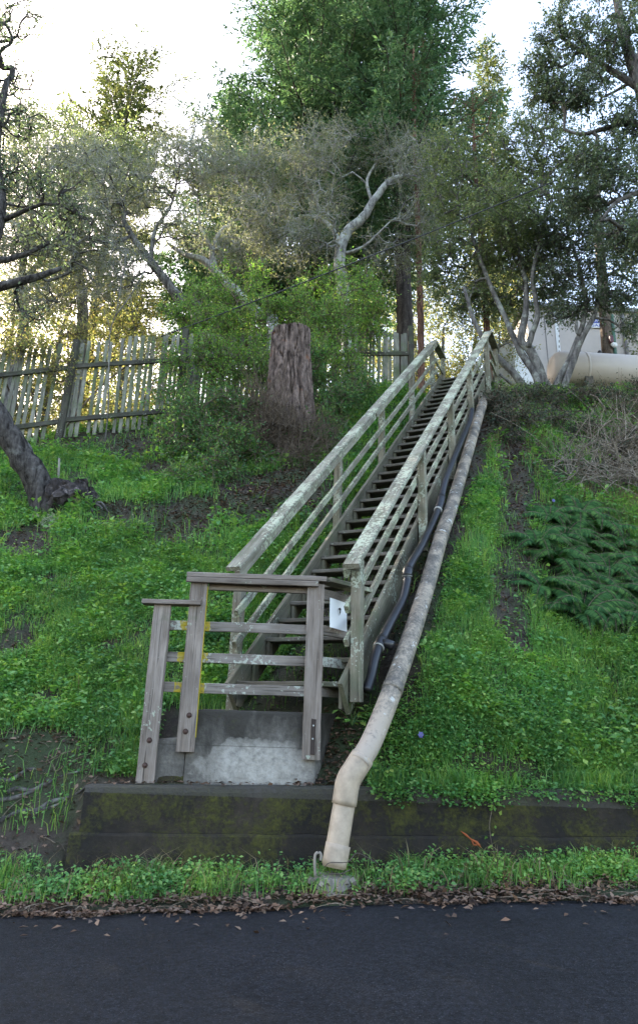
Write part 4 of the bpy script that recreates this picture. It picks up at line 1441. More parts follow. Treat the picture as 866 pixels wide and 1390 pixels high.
# slim reddish trunks behind the stair head
for (px, y0, y1, Y, r_, lab) in ((571, 500, 60, 16, .085, 'slim straight reddish trunk just left of the stair head'), (664, 525, 120, 14.4, .075, 'slim straight reddish trunk just behind the right handrail top')):
    q0 = at(px, y0, Y); q1 = at(px - 3, y1, Y); gz = tz(q0[0], Y)
    hh = q1[2] - gz
    pts = [np.array([q0[0], Y, gz - .2]), np.array([q0[0] + .02, Y, gz + hh * .35]), np.array([q0[0] - .02, Y + .05, gz + hh * .7]), np.array([q0[0], Y, gz + hh])]
    plant('cypress_tree', lab, 'tree', (q0[0], Y, gz), [(pts, [r_ * 1.15, r_, r_ * .75, r_ * .3])],
          [((q0[0], Y, gz + hh * .88), (.7, .7, hh * .14), 60)], M['red_bark'], M['fir_needle'], 30, .09, .16, 2, .25, aspect=.25)

# ------------------------------------------------------------------ sunlit woodland behind, with unseen shading trees added
bg_group = 'sunlit trees in the woodland behind the fence'


def bg_tree(seed, leaf, rad, n):
    base = np.array([0, 0, 0.])
    t1 = [base + np.array([0, 0, -.3]), base + np.array([.1, 0, 2.0]), base + np.array([-.2, .1, 5]), base + np.array([.3, 0, 8.2])]
    bl = [((0, 0, 7.2), (rad, rad, 2.4), n), ((1.1, 0, 4.4), (rad * .9, rad, 1.9), n), ((-1.2, .2, 3.6), (rad * .9, rad, 2.0), n), ((0, 0, 9.8), (rad * .7, rad * .7, 1.3), n // 2), ((.3, -.3, 1.6), (rad, rad, 1.2), n // 2)]
    return plant('woodland_tree', 'leafy tree in the sunlit woodland behind the fence', 'tree', (0, 0, 0), [(t1, [.2, .16, .12, .05]), ([t1[1], t1[1] + np.array([.9, .2, 1.6]), t1[1] + np.array([1.6, .3, 3.6])], [.1, .07, .03])],
                 bl, M['oak_bark_grey'], leaf, 46, .12, .36, 3, .5, group=bg_group)


protos = [bg_tree(1, M['backlit_leaf'], 2.5, 62), bg_tree(2, M['oak_leaf_grey'], 2.6, 66), bg_tree(3, M['backlit_leaf'], 2.2, 56), bg_tree(4, M['oak_leaf'], 3.0, 170)]  # last one is dense, added out of view on the left to shade the road
spots = [(30, 390, 19, 1, .75), (-60, 390, 17.5, 1, .8), (95, 390, 19, 0, .75), (185, 390, 18.5, 2, .6), (655, 420, 17.5, 2, .5), (-300, 390, 14.0, 3, 1.0), (-420, 390, 16.5, 3, 1.15), (-520, 390, 14, 3, 1.1), (-360, 390, 20, 3, 1.3), (-640, 390, 17.5, 3, 1.2), (-760, 390, 14.5, 3, 1.2), (-40, 390, 21, 0, .85), (150, 400, 22, 2, .7), (240, 400, 24, 0, .8), (335, 390, 23, 2, .7), (600, 400, 21, 0, .62), (640, 390, 25, 2, .85), (700, 380, 27, 0, .9), (560, 380, 26, 1, .9), (480, 380, 25, 0, .85),
         (60, 330, 30, 0, 1.1), (200, 330, 33, 1, 1.1), (400, 320, 32, 0, 1.1), (540, 330, 33, 0, 1.2), (-190, 380, 19, 1, .9), (960, 380, 17, 1, .8), (1060, 380, 19, 0, .9)]
used = [False] * 4
for (px, py, Y, k, s_) in spots:
    o = protos[k] if not used[k] else copy_tree(protos[k])
    used[k] = True
    x = at(px, py, Y)[0]
    o.location = (x, Y, tz(x, Y)); o.rotation_euler.z = rng.uniform(0, 6.28); o.scale = (s_, s_, s_)

# ------------------------------------------------------------------ shrubs and vines
def shrub(name, label, cat, blobs, leaf, n_leaf, size, spread, nst=5, wood='twig_brown', twigs=3, tl=.22, aspect=.5, base=None):
    c = np.mean([b[0] for b in blobs], axis=0) if base is None else np.array(base)
    by = c[1] + .05
    root = np.array([c[0], by, tz(c[0], by)])
    stems = []
    for k in range(nst):
        b = blobs[k % len(blobs)][0]
        s0 = root + np.array([rng.uniform(-.25, .25), rng.uniform(-.1, .15), 0]); s0[2] = tz(s0[0], s0[1]) - .05
        e = b + rng.normal(size=3) * .15
        stems.append(([s0, s0 * .5 + e * .5 + np.array([rng.normal() * .1, 0, .15]), e], [.022, .016, .008]))
    return plant(name, label, cat, tuple(root), stems, blobs, M[wood], leaf, n_leaf, size, spread, twigs, tl, trunk_name='stem', k_r=.002, aspect=aspect, sides=6)


shrub('shrub', 'bright green shrub between the sawn stump and the right end of the fence', 'shrub', [B(450, 440, 12.0, .55, .6, 80, .4), B(480, 410, 12.3, .5, .45, 55, .4), B(435, 500, 11.7, .35, .6, 60, .3), B(475, 500, 12.0, .35, .5, 45, .3), B(500, 440, 12.6, .3, .5, 30, .3), B(410, 420, 12.2, .4, .35, 40, .3), B(445, 385, 12.4, .22, .3, 16, .2), B(497, 388, 12.5, .2, .35, 16, .2), B(475, 372, 12.6, .15, .3, 10, .15), B(515, 415, 12.6, .15, .3, 10, .15), B(420, 392, 12.4, .14, .25, 10, .15)], M['shrub_leaf'], 46, .05, .15)
shrub('shrub', 'bright green shrub spilling over the fence just left of the sawn stump', 'shrub', [B(320, 450, 12.4, .7, .55, 90, .4), B(270, 440, 12.5, .55, .5, 60, .35), B(345, 500, 11.9, .4, .5, 60, .3), B(300, 500, 11.9, .6, .5, 65, .3), B(330, 405, 12.8, .6, .4, 50, .4), B(370, 420, 12.4, .35, .3, 30, .3), B(300, 382, 12.9, .2, .35, 16, .2), B(345, 375, 12.9, .18, .35, 14, .2), B(265, 400, 12.7, .2, .3, 14, .2), B(245, 420, 12.4, .2, .25, 14, .15), B(280, 475, 11.7, .3, .4, 26, .2), B(235, 490, 11.8, .2, .3, 18, .15)], M['shrub_leaf'], 46, .05, .15)
shrub('climbing_vine', 'dark green vine tumbling down the bank below the fence middle', 'vine', [B(290, 560, 10.9, .7, .5, 85, .35), B(250, 590, 10.6, .5, .45, 55, .3), B(320, 610, 10.3, .5, .45, 65, .3), B(280, 640, 9.9, .55, .3, 50, .3), B(240, 540, 11.3, .4, .4, 35, .3), B(330, 560, 10.8, .3, .4, 35, .3)], M['vine_leaf'], 46, .05, .15)
shrub('climbing_vine', 'dark green vine filling the gap between the stump and the stair', 'vine', [B(450, 545, 11.2, .35, .35, 40, .3), B(480, 530, 11.6, .35, .3, 35, .3), B(440, 585, 10.6, .25, .3, 28, .2), B(425, 500, 11.4, .15, .5, 30, .2)], M['vine_leaf'], 46, .05, .15)
shrub('climbing_vine', 'vine with leaves coloured as if backlit hanging on the far left bay of the fence', 'vine', [B(30, 470, 11.35, .6, .3, 34, .2), B(85, 500, 11.6, .3, .4, 22, .15), B(0, 440, 11.6, .7, .35, 34, .3), B(100, 450, 12.0, .4, .25, 22, .2), B(205, 475, 12.1, .25, .3, 18, .2)], M['backlit_leaf'], 46, .045, .14)
shrub('shrub', 'low dark shrub at the bank top between the stair head and many-stemmed oak', 'shrub', [H(690, 556, .35, .22, 60, .3), H(668, 556, .25, .24, 40, .25), H(725, 552, .4, .2, 60, .3), H(760, 550, .4, .18, 46, .3), H(705, 578, .45, .16, 44, .3), H(745, 580, .4, .13, 36, .3), H(690, 600, .25, .1, 20, .2)], M['bush_dark'], 40, .035, .10)
shrub('shrub', 'dark overhanging shrub at the right edge under the beige tank', 'shrub', [H(850, 570, .5, .35, 60, .3), H(880, 550, .5, .4, 50, .3), H(820, 548, .4, .16, 36, .3), H(785, 546, .4, .13, 30, .3), H(860, 610, .4, .2, 36, .25), H(800, 590, .35, .1, 24, .25)], M['bush_dark'], 26, .04, .11)
brush('dead_brush', 'pale dry stems and dead canes sprawling below the right edge shrub', tuple(hit(835, 640)),
      [H(830, 620, .6, .2, 26, .3, .06), H(860, 600, .4, .25, 22, .2), H(850, 655, .5, .14, 24, .25, .05), H(800, 655, .4, .1, 14, .25, .05), H(775, 630, .3, .08, 8, .2, .04)], 7, M['dry_cane'], .8, .005, .05)

# ------------------------------------------------------------------ ferns
def fern_mesh(seed):
    r = np.random.default_rng(seed)
    C, AX, NR, SZ = [], [], [], []
    st = []
    for k in range(12):
        a = k / 12 * 6.283 + r.normal() * .25
        L = r.uniform(.45, .8)
        s = np.linspace(0, 1, 18)
        el = r.uniform(.75, 1.25)
        rad_ = L * (s * math.cos(el) * .75 + .35 * s ** 2)
        zz = L * (s * math.sin(el) - .72 * s ** 2.2)
        P = np.stack([np.cos(a) * rad_, np.sin(a) * rad_, zz], -1)
        st.append((P, np.linspace(.004, .0015, 18)))
        d = unit(np.gradient(P, axis=0))
        side = unit(np.cross(d, [0, 0, 1.])); nr = np.cross(side, d)
        for i in range(2, 18):
            w = .105 * math.sin(math.pi * min(1, (s[i] * .86 + .14)) ** .8) * r.uniform(.8, 1.1) + .012
            for sg in (-1, 1):
                for jj in (0., .5):
                    c = P[i] - (P[i] - P[i - 1]) * jj
                    C.append(c); AX.append(side[i] * sg + d[i] * .45 + np.array([0, 0, -.25])); NR.append(nr[i]); SZ.append(w)
    V1, q1 = leaf_data(np.array(C), np.array(SZ), np.array(AX), np.array(NR), .2)
    return V1, q1, st


def fern(seed):
    t_ = thing('fern', (0, 0, 0), 'x', 'fern', 'dark green ferns clustered on the right bank')
    V, q, st = fern_mesh(seed)
    v_, g_ = tube_data(st, 4, False)
    merged('foliage', [(V, q, M['fern_leaf']), (v_, g_[0], M['twig_brown'])], t_)
    return t_


fp = [fern(3), fern(5), fern(8)]
fl = 'arching dark green fern in the fern patch on the right bank'
fspots = [(745, 700), (785, 698), (815, 715), (765, 725), (728, 735), (800, 740), (842, 735), (752, 758), (782, 768), (826, 770), (862, 760), (735, 792), (768, 800), (806, 800), (845, 800), (880, 790), (790, 830), (830, 835), (866, 830), (900, 830), (905, 760), (925, 800), (760, 700)]
for i, (px, py) in enumerate(fspots):
    o = fp[i % 3] if i < 3 else copy_tree(fp[i % 3])
    h = hit(px, py + 14)
    o.location = (h[0], h[1], h[2] + .03); s_ = rng.uniform(.8, 1.25); o.scale = (s_,) * 3
    o.rotation_mode = 'ZYX'; o.rotation_euler = (R(30), 0, rng.uniform(0, 6.28)); o['label'] = fl

# ------------------------------------------------------------------ ground cover
def frustum_ok(P, mg=130):
    x, y, z = P[:, 0], P[:, 1], P[:, 2] - EYE
    fw = y * math.cos(TH) + z * math.sin(TH); up = -y * math.sin(TH) + z * math.cos(TH)
    u = F * x / fw; v = F * up / fw
    px = 433 + u; py = 650 - v
    return (px > -mg) & (px < 866 + mg) & (py < 1390) & (py > 300)


DIRT = []     # bare patches: centre, radii, strength
for (px, py, rx, ry) in ((690, 600, .2, .6), (700, 640, .2, .5), (703, 680, .2, .45), (700, 720, .2, .45), (696, 765, .18, .4), (692, 810, .17, .3), (690, 850, .16, .25), (830, 640, .7, .3), (760, 560, .5, .2), (670, 570, .3, .2), (350, 660, .6, .4), (250, 720, .4, .25), (420, 660, .3, .5), (205, 705, .7, .28), (150, 690, .3, .2), (90, 600, 1.3, .4), (180, 610, .6, .4), (380, 690, .5, .4), (20, 740, .5, .35), (10, 880, .35, .15), (145, 880, .12, .07), (60, 950, .15, .08), (330, 690, .5, .35), (395, 650, .6, .5), (270, 690, .5, .3), (215, 640, .35, .3), (795, 645, .6, .25), (840, 610, .6, .4), (60, 790, .15, .1), (640, 600, .12, .12), (760, 610, .3, .12), (20, 1010, .5, .1)):
    h = hit(px, py); DIRT.append((h[0], h[1], rx, ry))


FERN_H = [hit(px_, py_ + 14) for px_, py_ in fspots]


def cover(P):
    x, y = P[:, 0], P[:, 1]
    d = np.ones(len(P))
    for (cx_, cy_, rx, ry) in DIRT:
        e = ((x - cx_) / rx) ** 2 + ((y - cy_) / ry) ** 2 + .5 * vnoise(x, y, 4)
        d *= 1 - .95 * np.clip(1.6 - e, 0, 1)
    t, w = to_tw(x, y)
    inner = (w > -.12) & (w < 1.36) & (t > -.15) & (t < 7.6)
    d[inner] *= .03
    d[(w > 1.0) & (w < 1.42) & (t > -.5) & (t < 7)] *= .3
    d[(x > -1.25) & (x < .3) & (y > 5.4) & (y < 6.12)] *= .0
    d[(x > -1.72) & (y > 5.33) & (y < 5.60)] = 0
    # bare apron left of the wall
    d[(x < -1.5) & (y > 5.33) & (y < 5.88)] *= .25
    d *= np.clip(.75 + .6 * vnoise(x + 3, y, 1.7) + .25 * vnoise(x, y, 5), .12, 1)
    for fz in FERN_H:
        d *= 1 - .97 * np.exp(-((x - fz[0]) ** 2 + (y - fz[1]) ** 2) / .07)
    ur = sm(2.2, 3.2, x) * sm(8.6, 9.6, y)
    d *= 1 - ur * np.clip(.45 + .8 * vnoise(x, y + 2, 2.1), 0, .92)
    d[y < 4.93] = 0
    d[(y > 4.9) & (y < 5.05)] *= .45
    d[(y > 11.0) & (x < 1)] *= .5
    return d


def scatter(n, x0, x1, y0, y1, thr=1.0):
    P = np.stack([rng.uniform(x0, x1, n), rng.uniform(y0, y1, n), np.zeros(n)], -1)
    P[:, 2] = terrain(P[:, 0], P[:, 1])
    P = P[frustum_ok(P)]
    P = P[rng.random(len(P)) < cover(P) * thr]
    return P


def patches(P, s, seed, lo=.15):
    return P[rng.random(len(P)) < np.clip(.45 + 1.1 * vnoise(P[:, 0] + seed, P[:, 1] - seed, s), lo, 1)]


def blades(P, L, W, lean):
    n = len(P)
    a = rng.uniform(0, 6.283, n); fa = rng.uniform(0, 6.283, n)
    side = np.stack([np.cos(a), np.sin(a), np.zeros(n)], -1) * W[:, None] * .5
    f = np.stack([np.cos(fa), np.sin(fa), np.zeros(n)], -1) * lean[:, None]
    f[:, 1] -= .12
    up = np.array([0, 0, 1.])
    m = P + (up * .62 + f * .28) * L[:, None]; t = P + (up * .92 + f * 1.0) * L[:, None]
    V = np.stack([P - side, P + side, m + side * .8, m - side * .8, t], 1).reshape(-1, 3)
    k = np.arange(n)[:, None] * 5
    return V, [np.concatenate([k, k + 1, k + 2, k + 3], 1), np.concatenate([k + 3, k + 2, k + 4], 1)]


def rosettes(P, nl, size, height, spread):
    n = len(P)
    C = np.repeat(P, nl, axis=0)
    m = len(C)
    a = rng.uniform(0, 6.283, m); rad_ = spread * np.sqrt(rng.random(m))
    hh = np.repeat(height, nl) * rng.uniform(.25, 1.0, m)
    C = C + np.stack([np.cos(a) * rad_, np.sin(a) * rad_, hh], -1)
    ax = np.stack([np.cos(a), np.sin(a), rng.uniform(-.35, .5, m)], -1) + rng.normal(size=(m, 3)) * .3
    nr = rng.normal(size=(m, 3)) * .35 + np.array([0, -.25, 1.])
    return leaf_data(C, size * rng.uniform(.6, 1.35, m), ax, nr, .68, belly=.55)


Vg, Gg = [], [[], []]
off = 0


def addg(V, g):
    global off
    Vg.append(V)
    for a, b in zip(Gg, g): a.append(b + off)
    off += len(V)


def patchy(P, s=1.1):
    return np.clip(1 + .5 * vnoise(P[:, 0] * 1.0 + 7, P[:, 1], s) + .35 * vnoise(P[:, 0], P[:, 1] + 4, s * 4), .4, 1.9)


P = scatter(200000, -4.2, 4.6, 5.5, 8.2); n = len(P)
addg(*blades(P, rng.uniform(.06, .17, n) * patchy(P), rng.uniform(.005, .009, n), rng.uniform(.1, .8, n)))
P = scatter(150000, -7.5, 8.5, 8.2, 13.6, .9); n = len(P)
addg(*blades(P, rng.uniform(.09, .24, n) * patchy(P), rng.uniform(.008, .013, n), rng.uniform(.1, .8, n)))
P = patches(scatter(40000, -4.2, 4.2, 4.95, 5.37), 2.9, 4.4, .12); n = len(P)
addg(*blades(P, rng.uniform(.03, .13, n) * patchy(P, 2.6), rng.uniform(.004, .008, n), rng.uniform(.1, .9, n)))
# blades hanging over the wall top on the right
n = 26000
P = np.stack([rng.uniform(.42, 5.4, n), 5.385 + .3 * rng.random(n) ** .7, np.zeros(n)], -1); P[:, 2] = np.maximum(terrain(P[:, 0], P[:, 1]), .64 + .02 * P[:, 0])
P = P[rng.random(n) < np.clip(.42 + .9 * vnoise(P[:, 0], P[:, 1] * .5, 3.3), .03, 1)]
n = len(P)
V, g = blades(P, rng.uniform(.05, .2, n), rng.uniform(.004, .007, n), rng.uniform(.2, 1.0, n))
hang_ = rng.random(n)[:, None] ** 1.5
V = V.reshape(-1, 5, 3); V[:, 2:4, 1] -= .05 * hang_; V[:, 4, 1] -= (rng.uniform(.06, .2, (n, 1)) * hang_)[:, 0]; V[:, 4, 2] -= (rng.uniform(.02, .2, (n, 1)) * hang_)[:, 0]
addg(V.reshape(-1, 3), g)
tag(obj('grass', np.concatenate(Vg), [np.concatenate(a) for a in Gg], M['grass']), 'lush green grass covering the shaded bank and the road verge', 'grass', None, 'stuff')

P = np.concatenate([scatter(9000, -7.5, 8.5, 6, 13.4, .5), scatter(90000, 2.4, 8.5, 8.4, 13.2, .7), scatter(5000, -3.9, 3.9, 4.93, 5.4, .6)])
k_ = rng.random(len(P)) < np.clip(.5 + .9 * vnoise(P[:, 0], P[:, 1] + 9, 1.9), .05, 1)
P = P[k_]; n = len(P)
V, g = blades(P, rng.uniform(.08, .24, n), rng.uniform(.005, .010, n), rng.uniform(.4, 1.3, n))
tag(obj('dry_grass', V, g, M['straw']), 'dry brown and straw coloured grass tangled through the upper right bank', 'dry grass', None, 'stuff')

Vw, qw, off2 = [], [], 0
def addw(V, q):
    global off2
    Vw.append(V); qw.append(q + off2); off2 += len(V)


P = patches(scatter(64000, -4.2, 4.6, 5.55, 8.2), 2.0, 2.2, .2); n = len(P); addw(*rosettes(P, 9, .031, rng.uniform(.04, .15, n) * patchy(P), .055))
P = scatter(30000, -7.5, 8.5, 8.2, 13.4, .8); n = len(P); addw(*rosettes(P, 8, .05, rng.uniform(.05, .16, n) * patchy(P), .08))
P = patches(scatter(6500, -4.2, 4.6, 5.6, 8.6), 1.5, 3.3, .05); n = len(P); addw(*rosettes(P, 14, .05, rng.uniform(.10, .26, n) * patchy(P), .075))
P = patches(scatter(6000, -7.5, 8.5, 8.4, 13.2), 1.2, 5.1, .05); n = len(P); addw(*rosettes(P, 14, .075, rng.uniform(.1, .3, n) * patchy(P), .11))
P = patches(scatter(7000, -3.9, 3.9, 4.98, 5.36), 2.2, 1.0, .1); n = len(P); addw(*rosettes(P, 9, .028, rng.uniform(.03, .15, n), .05))
n = 14000
P = np.stack([rng.uniform(.45, 5.4, n), rng.uniform(5.37, 5.85, n), np.zeros(n)], -1); P[:, 2] = np.maximum(terrain(P[:, 0], P[:, 1]), .62 + .02 * P[:, 0])
P = patches(P, 2.6, 7.7, .3); n = len(P)
addw(*rosettes(P, 9, .030, np.where(P[:, 1] < 5.5, rng.uniform(-.10, .09, n), rng.uniform(.03, .16, n)), .06))
tag(obj('ground_weeds', np.concatenate(Vw), np.concatenate(qw), M['weed']), 'small leaved green weeds mixed through the grass of the bank', 'weeds', None, 'stuff')

# leaf litter
def litter(P, size):
    n = len(P)
    nr = unit(rng.normal(size=(n, 3)) * .35 + np.array([0, 0, 1.])); ax = rng.normal(size=(n, 3)) * np.array([1, 1, .15])
    return leaf_data(P, size, ax, nr, .55)


LP = []
n = 5200
x = rng.uniform(-4, 4, n); y = road_edge(x) + rng.normal(size=n) * .055 + .05
LP.append(np.stack([x, y, np.where(y < road_edge(x), road_z(x), terrain(x, y)) + rng.uniform(.004, .028, n)], -1))
n = 260
x = rng.uniform(-3.6, 3.6, n); y = road_edge(x) - np.abs(rng.normal(size=n)) * .28
LP.append(np.stack([x, y, road_z(x) + .008], -1))
n = 2600
x = rng.uniform(-5, -1.3, n); y = rng.uniform(5.4, 6.1, n)
LP.append(np.stack([x, y, terrain(x, y) + rng.uniform(.005, .02, n)], -1))
n = 4200
t = rng.uniform(-.1, 7.2, n); w = np.where(rng.random(n) < .5, rng.uniform(-.1, 1, n), rng.uniform(1.0, 1.5, n))
x = A2[0] + D2[0] * t + S2[0] * w; y = A2[1] + D2[1] * t + S2[1] * w
LP.append(np.stack([x, y, terrain(x, y) + rng.uniform(.005, .03, n)], -1))
for (cx_, cy_, rx, ry) in DIRT:
    n = int(420 * rx * ry / .1) if rx * ry > .02 else 60
    n = min(n, 900)
    x = cx_ + rng.normal(size=n) * rx * .8; y = cy_ + rng.normal(size=n) * ry * .8
    k = (y > 5.7)
    x, y = x[k], y[k]
    LP.append(np.stack([x, y, terrain(x, y) + rng.uniform(.004, .03, len(x))], -1))
n = 2600
x = rng.uniform(-4, 4, n); y = 4.95 + np.abs(rng.normal(size=n)) * .16; y = np.minimum(y, 5.36)
LP.append(np.stack([x, y, terrain(x, y) + rng.uniform(.005, .05, n)], -1))
n = 420
x = rng.uniform(-1.5, 4, n); y = rng.uniform(5.43, 5.6, n)
LP.append(np.stack([x, y, .652 + .02 * x + rng.uniform(.0, .01, n)], -1))
n = 2600
x = rng.uniform(2.4, 6.5, n); y = rng.uniform(8.6, 12.6, n)
LP.append(np.stack([x, y, terrain(x, y) + rng.uniform(.005, .06, n)], -1))
n = 700
x = rng.uniform(.1, .45, n); y = rng.uniform(5.56, 5.95, n)
LP.append(np.stack([x, y, terrain(x, y) + .012], -1))
LP = np.concatenate(LP)
V, q = litter(LP, rng.uniform(.022, .06, len(LP)))
tag(obj('fallen_leaves', V, q, M['dead_leaf']), 'brown fallen leaves along the road edge and on bare soil', 'leaves', None, 'stuff')
# small sticks in the litter
st_ = []
for k in range(170):
    if k < 110:
        x = rng.uniform(-3.3, 3.3); y = 4.92 + rng.normal() * .07
    else:
        x = rng.uniform(-4, -1.6); y = rng.uniform(5.45, 6.0)
    z = max(tz(x, y), road_z(x)) + .012
    a = rng.normal() * .5; L = rng.uniform(.05, .28)
    e = np.array([math.cos(a) * L, math.sin(a) * L * .5, 0])
    p0 = np.array([x, y, z]); p2_ = p0 + e; p2_[2] = max(tz(p2_[0], p2_[1]), road_z(p2_[0])) + .014
    st_.append((smooth_path([p0, (p0 + p2_) / 2 + np.array([0, rng.normal() * .02, .015]), p2_], 6), rng.uniform(.0015, .004)))
tag(tubes('fallen_sticks', st_, M['twig_brown'], None, 5), 'thin broken sticks lying in the leaf litter by the road', 'sticks', None, 'stuff')

# broad leaved seedlings beside the pipe and a vine trailing over the wall
def sprig(name, label, px, py, Y, n, size, h=.16, group=None):
    c = at(px, py, Y)
    t_ = thing(name, tuple(c), label, 'plant', group)
    C, AX = [], []
    st = []
    for k in range(n):
        a = rng.uniform(0, 6.28); e = c + np.array([math.cos(a) * rng.uniform(.03, .12), math.sin(a) * .07 - .02, rng.uniform(.02, h)])
        st.append((np.array([c, (c + e) / 2 + np.array([0, 0, .02]), e]), .0018))
        C.append(e); AX.append((math.cos(a), math.sin(a) - .3, rng.uniform(-.5, .1)))
    V, q = leaf_data(np.array(C), size * rng.uniform(.7, 1.2, n), np.array(AX), rng.normal(size=(n, 3)) * .3 + np.array([0, -.4, 1]), .72, belly=.5)
    v_, g_ = tube_data(st, 4, False)
    merged('foliage', [(V, q, M['shrub_leaf']), (v_, g_[0], M['vine_leaf'])], t_)
    return t_


sprig('bramble_seedling', 'bright broad leaved seedling beside the landing and the beige pipe', 478, 985, 5.62, 16, .07)
sprig('bramble_seedling', 'broad leaved seedling on the right side of the pipe elbow', 520, 1052, 5.5, 18, .055, .1)
c = at(668, 1085, 5.5)
vp = [c, at(668, 1095, 5.385), at(664, 1120, 5.372), at(667, 1145, 5.365), at(672, 1165, 5.36)]
tv = thing('trailing_vine', tuple(c), 'thin leafy vine trailing down the mossy wall face', 'vine')
tubes('stem', [(smooth_path(vp, 16), .0025)], M['twig_brown'], tv, 5)
sv_ = smooth_path(vp, 40)
C_ = np.concatenate([sv_[rng.integers(0, 12, 34)], sv_[rng.integers(12, 40, 14)]]) + rng.normal(size=(48, 3)) * np.array([.035, .008, .02]) + np.array([0, -.015, 0])
V, q = leaf_data(C_, rng.uniform(.02, .042, 48), rng.normal(size=(48, 3)) + np.array([0, -.4, -.5]), np.array([[0, -1, .3]]) + rng.normal(size=(48, 3)) * .3, .7)
obj('foliage', V, q, M['shrub_leaf'], tv)
for (px, py, lab) in ((570, 1020, 'violet flower low in the grass near the pipe elbow'), (750, 693, 'violet flower at the upper edge of the fern patch')):
    h = hit(px, py)
    t_ = thing('wild_flower', tuple(h), lab, 'flower')
    hd = h + np.array([0, -.06, .12])
    tubes('stalk', [(np.array([h, (h + hd) / 2, hd]), .002)], M['vine_leaf'], t_, 4)
    a = np.arange(6) * 6.283 / 6
    V, q = leaf_data(np.repeat(hd[None], 6, 0), np.full(6, .026), np.stack([np.cos(a), np.zeros(6) - .1, np.sin(a)], -1), np.repeat(np.array([[0, -1, .2]]), 6, 0), .8)
    obj('petal', V, q, M['flower'], t_)
# roots showing in the bare bank left of the wall
rp = []
for (x0, y0, x1, y1) in ((-20, 1095, 110, 1050), (-10, 1120, 95, 1085), (0, 1060, 60, 1045), (40, 1110, 118, 1068), (10, 1080, 70, 1062)):
    q_ = []
    for f in np.linspace(0, 1, 9):
        h = hit(x0 + (x1 - x0) * f, y0 + (y1 - y0) * f + 4 * math.sin(f * 7 + x0))
        q_.append(h + np.array([0, 0, .008]))
    rp.append((smooth_path(q_, 24), np.linspace(.022, .008, 24)))
er = thing('exposed_root', tuple(rp[0][0][4]), 'woody roots showing in the bare soil left of the mossy wall', 'roots')
for p_, r_ in rp:
    tubes('root', [(p_, r_)], M['oak_bark_dark'], er, 7, .08)
# grey stake on the left bank
h = hit(81, 655); e_ = at(81, 622, h[1])
stk = thing('wooden_stake', tuple(h), 'short grey stake standing in the grass of the left bank', 'stake')
board('stake', h + np.array([0, 0, -.1]), e_, .03, .025, (0, -1, 0), M['fence_wood'], stk)

# ------------------------------------------------------------------ tank, building, pole, cable
TY = 14.2
tl = at(745, 500, TY); tt = at(800, 480, TY); tb = at(800, 524, TY)
tr_ = (tt[2] - tb[2]) / 2; tzc = (tt[2] + tb[2]) / 2
tank = thing('storage_tank', (tl[0] + 1.5, TY, tz(tl[0] + 1.5, TY)), 'long horizontal beige storage tank with rusty lower side on the bank top', 'tank')
prof = [(0.0, .02), (.02, .45), (.06, .7), (.13, .88), (.22, .97), (.32, 1.0)]
pts = [np.array([tl[0] + x * 1.0, TY + x * .06, tzc]) for x, _ in prof] + [np.array([tl[0] + x, TY + x * .06, tzc]) for x in (1.2, 2.4, 3.6)]
rd = [r * tr_ for _, r in prof] + [tr_] * 3
e0 = pts[-1]
for x, r in reversed(prof):
    pts.append(e0 + np.array([.32 - x + .001, 0, 0])); rd.append(r * tr_)
tubes('tank_shell', [(np.array(pts), np.array(rd))], M['tank'], tank, 40)
for dx in (.8, 2.9):
    cpt = np.array([tl[0] + dx, TY + dx * .06, tzc])
    board('saddle', (cpt[0], cpt[1], tz(cpt[0], cpt[1]) - .2), (cpt[0], cpt[1], tzc - tr_ * .55), .6, .18, (1, 0, 0), M['block_concrete'], tank)
    tubes('tank_band', [(np.array([cpt - np.array([.03, 0, 0]), cpt + np.array([.03, 0, 0])]), tr_ * 1.012)], M['tank'], tank, 40)
vv = at(814, 476, TY)
bm = bmesh.new(); bmesh.ops.create_cone(bm, segments=12, radius1=.05, radius2=.04, depth=.1, cap_ends=True)
r_ = bmesh.ops.create_uvsphere(bm, u_segments=10, v_segments=6, radius=.05); bmesh.ops.translate(bm, verts=r_['verts'], vec=(.02, 0, .06))
for v in bm.verts: v.co += Vector((vv[0], TY + .06 * (vv[0] - tl[0]), tzc + tr_ + .03))
bm_obj('valve', bm, M['hose'], tank)

BY = 19.0
c_top = at(845, 421, BY)
zt_ = c_top[2]
bx0 = at(718, 470, BY)[0]; bx1 = at(990, 470, BY)[0]
gz = tz(c_top[0], BY) - .5
bld = thing('beige_building', ((bx0 + bx1) / 2, BY, gz), 'beige metal clad building behind the tank with a blue and white sign', 'building')
bm = prism([(bx0, BY), (bx1, BY + .3), (bx1, BY + 5), (bx0, BY + 4.7)], gz, zt_)
bm_obj('wall', bm, M['panel'], bld)
ybf = lambda x: BY + .3 * (x - bx0) / (bx1 - bx0)
for px in (742, 788, 838, 880, 930):
    x = at(px, 470, BY)[0]
    board('panel_seam', (x, ybf(x) - .006, gz + .1), (x, ybf(x) - .006, zt_ - .06), .03, .012, (0, -1, 0), M['panel_seam'], bld, wob=0)
board('roof_edge', (bx0 - .1, BY - .06, zt_ + .04), (bx1 + .1, BY + .24, zt_ + .04), .12, .09, (0, 0, 1), M['roof'], bld, wob=0)
bm = prism([(bx0 - .12, BY - .1), (bx1 + .12, BY + .2), (bx1 + .12, BY + 5.1), (bx0 - .12, BY + 4.8)], zt_ + .09, zt_ + .14)
bm_obj('roof', bm, M['roof'], bld)
x = at(758, 470, BY)[0]
s_o = board('marker_strip', (x, ybf(x) - .015, gz + .3), (x, ybf(x) - .015, zt_ - .08), .11, .02, (0, -1, 0), M['white_paint'], bld, wob=0)
